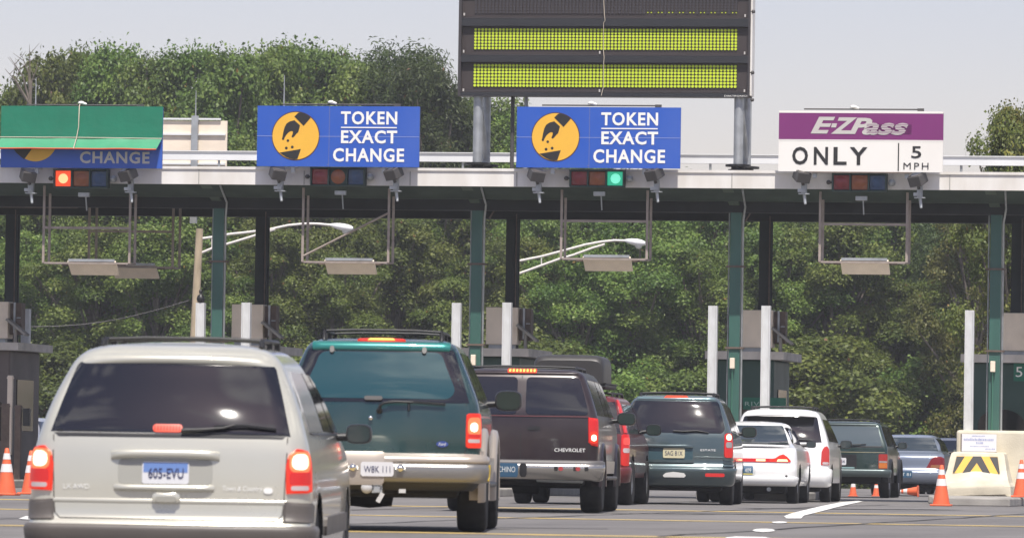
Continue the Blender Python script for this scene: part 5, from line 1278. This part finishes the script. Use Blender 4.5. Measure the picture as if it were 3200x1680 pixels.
# --- white minivan
c = Car('minivan', 2432, 174.5, 3790, 'white minivan with roof rack and unlit right lamp, behind the white coupe', 'minivan',
    [(.24, .88, .10, 4.70), (.32, .93, .02, 4.84), (.50, .95, -.03, 4.88), (.57, .95, -.02, 4.88), (.62, .95, .03, 4.84), (.80, .95, .045, 4.72), (.98, .94, .06, 4.35), (1.10, .915, .085, 3.85), (1.26, .87, .165, 3.35), (1.40, .82, .255, 3.05), (1.52, .77, .34, 2.82), (1.62, .73, .395, 2.68), (1.68, .68, .44, 2.55), (1.72, .60, .52, 2.45), (1.735, .50, .60, 2.35)], bow=.10, rc=.18)
c.body(zl(.36, 1.735, 40), MW, [(.98, .33, .40), (3.98, .33, .40)])
m = c.underbody(.78, .2, .6, .3, 4.4); m.build('underbody', M_under, c.t, world=False)
c.wheels(.83, (.98, 3.98), .33, .2)
c.patch([(-.80, 1.12), (.80, 1.12), (.70, 1.585), (.66, 1.60), (-.66, 1.60), (-.70, 1.585)], 'rear_window', M_glass, off=.005, nr=14, nc=20)
m = MB(); rows = []
for yy, zz in ((.33, 1.665), (.22, 1.655), (.16, 1.635), (.17, 1.61), (.25, 1.62), (.36, 1.635)):
    rows.append([Vector((.66*k/12.0, yy+.12*(k/12.0)**2, zz-.02*(k/12.0)**2)) for k in range(-12, 13)])
m.quadstrip(rows); m.build('roof_spoiler', MW, c.t, world=False)
for sg in (-1, 1):
    P = [(sg*.80, .70), (sg*.97, .70), (sg*.98, .95), (sg*.96, 1.02), (sg*.90, 1.05), (sg*.84, 1.03), (sg*.81, .95)]
    o = c.patch(P, 'tail_lamp', mat('red_lens_faint_glow', (.42, .035, .03), .2, emit=(.8, .04, .02), estr=.12), off=.014, nr=8, nc=8)  # lamp is off; a faint glow is put into the lens
    c.patch(rq(min(sg*.82, sg*.95), .71, max(sg*.82, sg*.95), .755, .015), 'clear_reversing_lens', M_clear, off=.018, parent=o, nr=3, nc=4, depth=.002)
    def T(y, z): return sg*c.tside(y, z)
    def sp(pts, nm, mm, **k): return c.patch([(T(y, z), z) for y, z in pts], nm, mm, **k)
    sp([(.72, 1.15), (1.92, 1.14), (1.86, 1.555), (.95, 1.56), (.66, 1.3)], 'quarter_window', M_glass, off=.006)
    sp([(1.99, 1.14), (2.72, 1.13), (2.38, 1.55), (1.93, 1.555)], 'door_window', M_glass, off=.006)
    sp([(2.8, 1.13), (3.35, 1.13), (2.62, 1.52), (2.46, 1.55)], 'front_door_window', M_glass, off=.006)
m = MB(); m.tube([c.S(.2, 1.14, .02), c.S(.35, 1.16, .03), c.S(.62, 1.15, .02)], .014, 6); m.build('wiper', M_black, c.t, world=False)
c.band([(.28, 0), (.32, .04), (.48, .05), (.60, .05), (.625, .03), (.63, 0)], 1.2, 'bumper', MW, nt=40)
plate(c, .86, .31, .15, M_platew, 'RLD 52K', M_pink, off=.012)
c.rack(.58, .9, 2.3, 1.725, (1.1, 2.1), h=.055, r=.016)
c.mirror(.97, 3.12, 1.10, .22, .16, M_black)

c.t.scale = (.955, .955, .955)

# --- boxy dark green wagon
c = Car('boxy_wagon', 2646, 148, 4300, 'boxy dark green wagon with amber and red lamps, right of the white minivan', 'wagon',
    [(.38, .83, .02, 4.1), (.46, .85, .0, 4.2), (.60, .86, .0, 4.22), (.90, .86, .01, 4.15), (1.02, .85, .02, 3.2), (1.06, .845, .03, 3.1), (1.25, .78, .10, 2.85), (1.45, .71, .19, 2.6), (1.54, .68, .23, 2.5), (1.58, .63, .28, 2.45), (1.60, .55, .36, 2.4)], bow=.03, rc=.07)
MJ = paint('dark_green_paint', (.010, .035, .032), .3, .28)
c.body(zl(.48, 1.60, 30), MJ, [(.85, .36, .43), (3.43, .36, .43)])
m = c.underbody(.68, .30, .6, .3, 3.9); m.tube([(-.7, .85, .34), (.7, .85, .34)], .05, 8); m.build('underbody', M_under, c.t, world=False)
c.wheels(.745, (.85, 3.43), .36, .22)
c.patch(rq(-.73, 1.09, .73, 1.50, .03, tx=.09), 'rear_window', mat('sky_grey_glass', (.07, .095, .105), .04, spec=.9), off=.006, nr=10, nc=12)
m = MB()
c.patch([(-.76, 1.065), (.76, 1.065), (.73, 1.09), (-.73, 1.09)], '', None, off=.008, nr=2, nc=8, mb=m)
m.build('window_seal', M_black, c.t, world=False)
c.band([(1.515, 0), (1.52, .02), (1.545, .025), (1.56, 0)], .6, 'roof_lip', paint('jeep_lip_sunlit', (.06, .09, .09), .4, .3))  # sunlit lip: light put into a paler copy of the body green
c.patch([(-.8, .955), (.8, .955), (.8, .965), (-.8, .965)], 'pinstripe', mat('tan_pinstripe', (.35, .32, .2), .4), off=.005, nr=2, nc=8)
m = MB(); m.tube([c.S(-.30, 1.06, .02), c.S(.05, 1.10, .04), c.S(.30, 1.115, .03)], .012, 6); m.tube([c.S(-.1, 1.09, .03), c.S(.4, 1.12, .03)], .01, 5); m.build('wiper', M_black, c.t, world=False)
for sg in (-1, 1):
    o = c.patch(rq(min(sg*.67, sg*.855), .62, max(sg*.67, sg*.855), .925, .01), 'tail_lamp', M_redd, off=.012, nr=6, nc=5)
    c.patch(rq(min(sg*.68, sg*.845), .63, max(sg*.68, sg*.845), .74, .008), 'amber_lens', mat('amber_tail_lens', (.42, .12, .02), .2, emit=(.9, .3, .04), estr=.12), off=.015, parent=o, nr=3, nc=4, depth=.002)
    c.patch(rq(min(sg*.68, sg*.845), .745, max(sg*.68, sg*.845), .78, .008), 'clear_reversing_lens', mat('grey_lens', (.28, .26, .26), .2), off=.0155, parent=o, nr=3, nc=4, depth=.002)
    def T(y, z): return sg*c.tside(y, z)
    def sp(pts, nm, mm, **k): return c.patch([(T(y, z), z) for y, z in pts], nm, mm, **k)
    sp([(.22, 1.09), (.95, 1.09), (.95, 1.5), (.38, 1.5)], 'quarter_window', M_glass, off=.006)
    sp([(1.02, 1.09), (1.75, 1.09), (1.7, 1.5), (1.0, 1.5)], 'door_window', M_glassgrey, off=.006)
    sp([(1.83, 1.09), (2.75, 1.08), (2.4, 1.48), (1.8, 1.5)], 'front_door_window', M_glass, off=.006)
c.patch(rq(-.17, .62, .21, .91, .01), 'plate_panel', M_black, off=.012, nr=4, nc=4)
plate(c, .76, .30, .15, M_platew, 'ZH 44', M_pink, u=-.16, off=.03)
c.patch(rq(-.14, .615, .17, .645, .01), 'plate_shelf', mat('pale_teal_trim', (.25, .38, .38), .4), off=.03, nr=2, nc=3)
c.band([(.44, 0), (.45, .07), (.56, .08), (.60, .07), (.605, 0)], .98, 'bumper', mat('grey_bumper', (.10, .13, .13), .35, .4), nt=30)
c.rack(.52, .5, 2.0, 1.59, (.6, 1.9), h=.045, r=.014)
c.mirror(.87, 2.62, 1.12, .2, .15, M_black)
for sg in (-1, 1):
    for ya in (.85, 3.43):
        rows = []
        for j in range(21):
            a = pi*(-.03+1.06*j/20); rows.append([Vector((sg*(.845+dx), ya+rr*cos(a), .36+rr*sin(a))) for rr, dx in ((.42, -.10), (.425, .05), (.46, .05), (.48, .0))])
        m = MB(); m.quadstrip(rows); m.build('wheel_flare', M_black, c.t, world=False)

# --- sedans
def sedan(px, sc, vp, label, col, nm, lamp_m, plate_m, gm=M_glassgrey, mark=True, zoff=0):
    c = Car('sedan', px, sc, vp, label, 'sedan',
        [(.22, .78, .14, 4.5), (.30, .84, .05, 4.7), (.42, .875, -.02, 4.75), (.58, .88, -.02, 4.75), (.66, .88, .02, 4.55), (.88, .865, .05, 4.1), (.96, .85, .12, 3.7), (1.0, .79, .40, 3.5), (1.04, .74, .62, 3.35), (1.18, .695, .92, 3.1), (1.30, .635, 1.18, 2.85), (1.37, .58, 1.34, 2.65), (1.405, .48, 1.5, 2.5)], bow=.09, rc=.18, zoff=zoff)
    MS = paint(nm, col, .4, .3)
    c.body(zl(.30, 1.405, 40, (.97, .98, .99)), MS, [(.98, .31, .37), (3.68, .31, .37)])
    m = c.underbody(.70, .17, .5, .35, 4.2); m.build('underbody', M_under, c.t, world=False)
    c.wheels(.755, (.98, 3.68), .31, .2)
    c.patch([(-.70, 1.035), (.70, 1.035), (.545, 1.33), (.52, 1.34), (-.52, 1.34), (-.545, 1.33)], 'rear_window', gm, off=.006, nr=12, nc=14)
    for sg in (-1, 1):
        o = c.patch([(sg*.46, .635), (sg*.93, .635), (sg*.93, .86), (sg*.88, .90), (sg*.66, .915), (sg*.58, .86)], 'tail_lamp', lamp_m, off=.012, nr=8, nc=8)
        c.patch([(sg*.56, .65), (sg*.80, .65), (sg*.80, .72), (sg*.58, .72)], 'amber_lens', mat('brown_amber_lens', (.25, .10, .04), .2), off=.016, parent=o, nr=3, nc=4, depth=.002)
        def T(y, z): return sg*c.tside(y, z)
        def sp(pts, nm, mm, **k): return c.patch([(T(y, z), z) for y, z in pts], nm, mm, **k)
        sp([(.95, 1.04), (2.0, 1.03), (1.95, 1.32), (1.35, 1.33)], 'rear_side_window', M_glass, off=.006)
        sp([(2.08, 1.03), (3.1, 1.02), (2.72, 1.28), (2.03, 1.32)], 'front_side_window', M_glass, off=.006)
    m = MB()
    prev = [(-.44, .655), (-.44, .93), (-.70, .955)]
    m.quadstrip([[c.S(-.6+1.2*k/12, .645, .004) for k in range(13)], [c.S(-.6+1.2*k/12, .651, .004) for k in range(13)]]); m.build('boot_shut_line', M_black, c.t, world=False)
    c.band([(.28, -.05), (.30, .02), (.40, .045), (.54, .05), (.585, .03), (.59, 0)], 1.0, 'bumper', MS, nt=30)
    plate(c, .50, .31, .15, plate_m, 'PT 81', mat('pale_plate_ink', (.6, .62, .6), .5) if plate_m == M_plated else M_pink, off=.06)
    c.mirror(.86, 2.9, 1.04, .19, .13, M_black)
    return c
sedan(2830, 136.5, 4400, 'blue grey sedan with dark red lamps, left of the chevron barrier', (.20, .235, .30), 'blue_grey_paint', mat('dark_red_lens', (.15, .01, .012), .15, emit=(.5, .01, .01), estr=.05), M_plated)
sedan(2965, 125.5, 4500, 'silver roofed sedan glimpsed between the blue grey sedan and the barrier', (.35, .36, .38), 'pale_silver_paint', M_redd, M_platew)
sedan(-25, 152, 5200, 'silver sedan glimpsed left of the champagne minivan', (.5, .5, .52), 'silver_paint', M_redd, M_platew)

# ------------------------------------------------------------------ haze
m = MB(); m.box((-40, 140, 20), (420, 300, 43))
hz = m.build('haze', M_white); hz.data.materials.clear()
hm = bpy.data.materials.new('pale_haze'); hm.use_nodes = True; hn = hm.node_tree; hn.nodes.clear()
pv = hn.nodes.new('ShaderNodeVolumePrincipled'); pv.inputs['Density'].default_value = 0.00032; pv.inputs['Color'].default_value = (.9, .93, 1, 1); pv.inputs['Anisotropy'].default_value = 0.0
ho = hn.nodes.new('ShaderNodeOutputMaterial'); hn.links.new(pv.outputs[0], ho.inputs['Volume'])
hz.data.materials.append(hm); tag(hz, kind='stuff')

# ------------------------------------------------------------------ trees
def leaf_mat(name, c0, c1, c2):
    m = bpy.data.materials.new(name); m.use_nodes = True; n = m.node_tree; b = n.nodes['Principled BSDF']; L = n.links.new
    at = n.nodes.new('ShaderNodeAttribute'); at.attribute_name = 'tint'
    oi = n.nodes.new('ShaderNodeObjectInfo')
    r = n.nodes.new('ShaderNodeValToRGB'); r.color_ramp.elements[0].color = (*c0, 1); r.color_ramp.elements[1].color = (*c2, 1)
    e = r.color_ramp.elements.new(.55); e.color = (*c1, 1)
    e = r.color_ramp.elements.new(.985); e.color = (*c2, 1)
    r.color_ramp.elements[-1].color = (.22, .13, .04, 1)
    L(at.outputs['Fac'], r.inputs[0])
    hs = n.nodes.new('ShaderNodeHueSaturation'); L(r.outputs[0], hs.inputs['Color'])
    mr = n.nodes.new('ShaderNodeMapRange'); L(oi.outputs['Random'], mr.inputs['Value']); mr.inputs['To Min'].default_value = .72; mr.inputs['To Max'].default_value = 1.32
    L(mr.outputs[0], hs.inputs['Value'])
    mr2 = n.nodes.new('ShaderNodeMapRange'); L(oi.outputs['Random'], mr2.inputs['Value']); mr2.inputs['To Min'].default_value = .472; mr2.inputs['To Max'].default_value = .520
    L(mr2.outputs[0], hs.inputs['Hue'])
    L(hs.outputs[0], b.inputs['Base Color']); b.inputs['Roughness'].default_value = .5; b.inputs['Specular IOR Level'].default_value = .32
    tr = n.nodes.new('ShaderNodeBsdfTranslucent'); L(hs.outputs[0], tr.inputs['Color'])
    mx = n.nodes.new('ShaderNodeMixShader'); mx.inputs[0].default_value = .33
    L(b.outputs[0], mx.inputs[1]); L(tr.outputs[0], mx.inputs[2]); L(mx.outputs[0], n.nodes['Material Output'].inputs['Surface'])
    return m
M_leaf = leaf_mat('oak_leaves', (.040, .078, .018), (.120, .178, .032), (.25, .30, .075))
M_leafy = leaf_mat('yellowing_leaves', (.05, .080, .018), (.14, .16, .035), (.30, .26, .06))
M_leafp = leaf_mat('pine_needles', (.030, .062, .020), (.075, .12, .034), (.12, .17, .05))
M_bark = mat('grey_brown_bark', (.20, .165, .135), .9, var=.4, vscale=6)
def crown_mesh(name, seed, H, Rr, nl, leaf, lobes, zlow=.12, needle=False, mm=None, rs=1.0):
    """many small leaf faces spread in clumps over the crown's volume; local base at the origin"""
    rg = np.random.default_rng(seed); rr = random.Random(seed)
    L_ = []
    for i in range(lobes):
        t = (i+.5)/lobes; z = H*(zlow+(1-zlow)*t**.85)
        env = Rr*(sin(pi*min(.97, (.16+.78*t)))**.6)*rr.uniform(.6, 1.15)
        a = i*2.4+rr.uniform(-.6, .6); q = env*(rr.random()**.35)*.95
        rad = rr.uniform(.10, .24)*Rr*(1.25-.45*t)*rs
        L_.append((q*cos(a), q*sin(a), min(z, H-rad*.7), rad))
    for i in range(7 if H > 5 else 3):                      # leaders that make the uneven top
        a = rr.uniform(0, 6.28); q = rr.uniform(.1, .62)*Rr; f = 1-.20*rr.random()-.10*q/Rr
        for k in range(3): L_.append((q*cos(a)+rr.uniform(-.15, .15), q*sin(a)+rr.uniform(-.15, .15), H*f-k*.09*Rr-.06*Rr, (.055+.045*k)*Rr*rs))
    L_.append((0, 0, H-.09*Rr, .09*Rr)); n = len(L_)
    Lr = np.array(L_); wgt = Lr[:, 3]**2; wgt /= wgt.sum()
    nc = nl//16; idx = rg.choice(n, nc, p=wgt)
    d = rg.normal(size=(nc, 3)); d[:, 2] = np.abs(d[:, 2])*.9-.25; d /= np.linalg.norm(d, axis=1)[:, None]
    rad = Lr[idx, 3]*(rg.uniform(0, 1, nc)**.4*.5+.58)
    C = Lr[idx, :3]+d*rad[:, None]*np.array([1, 1, .72])
    k = nl//nc; P = np.repeat(C, k, 0)+rg.normal(size=(nc*k, 3))*leaf*1.15
    D = np.repeat(d, k, 0); N = P.shape[0]
    nn = rg.normal(size=(N, 3))*.5+D*.85+np.array([0, 0, .45]); nn /= np.linalg.norm(nn, axis=1)[:, None]
    u = np.cross(nn, rg.normal(size=(N, 3))); u /= np.linalg.norm(u, axis=1)[:, None]; v = np.cross(nn, u)
    s = leaf*rg.uniform(.55, 1.25, N)[:, None]; lw = .28 if needle else .62
    V = np.empty((N, 4, 3)); fold = nn*s*.12
    V[:, 0] = P-u*s*.5; V[:, 1] = P-v*s*lw*.5+fold; V[:, 2] = P+u*s*.5; V[:, 3] = P+v*s*lw*.5+fold
    V = V.reshape(-1, 3); V = V[:]
    me = bpy.data.meshes.new(name); me.vertices.add(N*4); me.vertices.foreach_set('co', V.ravel())
    me.loops.add(N*4); me.loops.foreach_set('vertex_index', np.arange(N*4, dtype=np.int32))
    me.polygons.add(N); me.polygons.foreach_set('loop_start', np.arange(0, N*4, 4, dtype=np.int32)); me.polygons.foreach_set('loop_total', np.full(N, 4, dtype=np.int32))
    me.update(calc_edges=True)
    cl = np.repeat(rg.uniform(0, 1, nc), k); lo = np.repeat(rg.uniform(0, 1, n)[idx], k); ti = np.clip(.40*lo+.25*cl+.35*rg.uniform(0, 1, N)+rg.normal(size=N)*.05, 0, 1)
    ti[rg.uniform(0, 1, N) < .004] = 1.0; ti = np.where(ti < .999, np.minimum(ti, .97), ti)
    at = me.attributes.new('tint', 'FLOAT', 'FACE'); at.data.foreach_set('value', ti.astype(np.float32))
    me.materials.append(mm or M_leaf)
    # trunk and limbs
    mb = MB(); lean = (rr.uniform(-.3, .3), rr.uniform(-.3, .3))
    tp = Vector((lean[0], lean[1], H*.8)); mid = Vector((lean[0]*.3, lean[1]*.2, H*.4))
    mb.tube([(0, 0, -.1), (0, 0, .4), mid, tp], [H*.024, H*.018, H*.013, H*.004], 8)
    for jj, (x, y, z, r) in enumerate(L_[::2]):
        if jj % 4 == 0: x *= 1.12; y *= 1.12
        b0 = Vector((0, 0, 0)).lerp(mid, min(1, z*.55/(H*.4))); b0 = mid.lerp(tp, max(0, (z*.6-H*.4)/(H*.4))) if z*.6 > H*.4 else b0
        e = Vector((x, y, z)); mb.tube([b0, b0.lerp(e, .5)+Vector((0, 0, -.1)), e], [H*.009, H*.0055, H*.003], 5)
    tm = bpy.data.meshes.new(name+'_trunk'); tm.from_pydata([tuple(p) for p in mb.v], [], mb.f); tm.materials.append(M_bark)
    return me, tm
CR = [crown_mesh('oak_crown', 11+i, 12.0, 3.3, 72000, .135, 58+i*5) for i in range(5)]
CY_ = crown_mesh('yellow_crown', 31, 12.0, 3.3, 52000, .15, 56, mm=M_leafy)
PI_ = [crown_mesh('pine_crown', 41+i, 12.0, 2.7, 64000, .19, 56, needle=True, mm=M_leafp) for i in range(2)]
TL = [crown_mesh('tall_crown', 71+i, 12.0, 2.15, 36000, .165, 46, zlow=.40, rs=1.35) for i in range(4)]
SH = [crown_mesh('shrub_crown', 51+i, 4.0, 2.3, 34000, .13, 30, zlow=.05) for i in range(3)]
def tree(kind, px, ytop, d, label, cat='tree', group='trees beyond the plaza', wide=1.0):
    me, tm = {'o': CR, 'p': PI_, 's': SH, 't': TL}.get(kind, None)[random.randrange(len({'o': CR, 'p': PI_, 's': SH, 't': TL}[kind]))] if kind != 'y' else CY_
    tp = at_depth(px, ytop, d); H0 = 4.0 if kind == 's' else 12.0; k = tp.z/H0
    nm = {'o': 'oak_tree', 't': 'oak_tree', 'y': 'oak_tree', 'p': 'pine_tree', 's': 'shrub'}[kind]
    t = thing(nm, Vector((tp.x, tp.y, 0)), label, cat, group, rz=random.uniform(0, 6.28))
    kx = k*wide; t.scale = (kx, kx, k)
    a = bpy.data.objects.new('trunk', tm); COL.objects.link(a); a.parent = t
    b = bpy.data.objects.new('foliage', me); COL.objects.link(b); b.parent = t
    return t
random.seed(21)
def where(px):
    marks = [(60, 'at the left edge'), (300, 'behind the green tarpaulin'), (560, 'behind the grey sign back'), (760, 'left of the first blue sign'), (1060, 'behind the first blue sign'), (1380, 'left of the message board'), (1560, 'under the left end of the message board'), (1900, 'below the blue sign under the board'), (2290, 'under the right end of the message board'), (2480, 'between the board and the purple sign'), (2900, 'below the purple and white sign'), (3080, 'right of the purple sign'), (9999, 'at the right edge')]
    for x, n in marks:
        if px < x: return n
used_l = {}
def lab(desc, px):
    s = desc+' '+where(px); used_l[s] = used_l.get(s, 0)+1
    k = used_l[s]
    return s if k == 1 else s+{2: ', further right', 3: ', furthest right', 4: ', last of that row'}.get(k, ', beyond')
back = [(-170, 380, .6), (-40, 312, .45), (62, 268, .36), (146, 166, .30), (258, 146, .40), (350, 136, .28), (466, 166, .32), (598, 146, .36), (705, 152, .46), (780, 164, .36), (852, 150, .36), (925, 128, .46), (1055, 152, .44), (1135, 196, .44)]
for px, y, wd in back: tree('t', px, y+26, 221+random.uniform(-6, 6), lab('tall full crowned oak against the sky', px), wide=.46+wd*.55)
for px, y in ((-120, 420), (20, 390), (230, 285), (400, 290), (560, 290), (720, 262), (880, 240), (1040, 255), (1190, 280)): tree('o', px, y, 228+random.uniform(-2, 4), lab('broad oak filling the gaps of the skyline', px), wide=.62)
tree('p', 1255, 168, 216, 'tall pine with tufted crown against the sky left of the message board', wide=.85); tree('p', 1190, 205, 219, 'second tufted pine close to the first blue sign', wide=.7)
tree('p', 1340, 225, 214, 'lower pine leaning toward the message board', wide=.75)
for px, y in ((1420, 320), (1500, 318), (1590, 368), (1680, 430), (1790, 500), (1900, 540), (2010, 555), (2130, 560), (2250, 575), (2380, 590), (2500, 580), (2620, 575), (2740, 590), (2860, 585), (2975, 625)):
    tree('o', px, y, 220+random.uniform(-5, 8), lab('rear row oak', px), wide=.95)
for px, y, d in ((3160, 352, 150), (3260, 330, 150), (3400, 350, 152)): tree('y', px, y, d, lab('nearer yellowing oak rising above the canopy', px), wide=.62)
for px, y, d in ((3060, 640, 190), (3180, 640, 195)): tree('y', px, y, d, lab('yellowing oak', px), wide=.9)
x = -230
while x < 3500:
    y = 470+random.uniform(-120, 120) + (0 if x < 1500 else 190)
    tree('o' if random.random() < .9 else 'p', x, y, 207+random.uniform(-4, 4), lab('middle row leafy tree', x), wide=1.0); x += 170+random.uniform(-20, 30)
x = -240
while x < 3500:
    y = 760+random.uniform(-90, 130)
    tree('o', x, y, 198+random.uniform(-3, 3), lab('front row broad leafed tree', x), wide=1.2); x += 185+random.uniform(-25, 30)
x = -260
while x < 3550:
    y = 1130+random.uniform(-90, 90)
    tree('s', x, y, 190+random.uniform(-2, 2), lab('low shrub at the wood edge', x), 'shrub', 'shrubs along the wood edge', wide=1.3); x += 200+random.uniform(-25, 35)
# bare branches at the far left skyline
m = MB()
b0 = at_depth(95, 330, 214)
for k, (x1, y1) in enumerate(((82, 140), (55, 165), (20, 178), (5, 215), (110, 205), (35, 240))):
    e = at_depth(x1+10, y1, 214); md = b0.lerp(e, .55)+Vector((.15*sin(k), 0, .1)); m.tube([b0, md, e], [.05, .025, .006], 5)
    for j in range(3): m.tube([md.lerp(e, .3*j), md.lerp(e, .3*j)+Vector((random.uniform(-.6, .6), 0, random.uniform(.2, .8)))], [.015, .004], 4)
m.tube([Vector((b0.x+.1, b0.y, 0)), b0], [.16, .05], 6)
tag(m.build('dead_tree', M_bark), 'bare dead tree with thin branches against the sky at the left edge', 'tree')
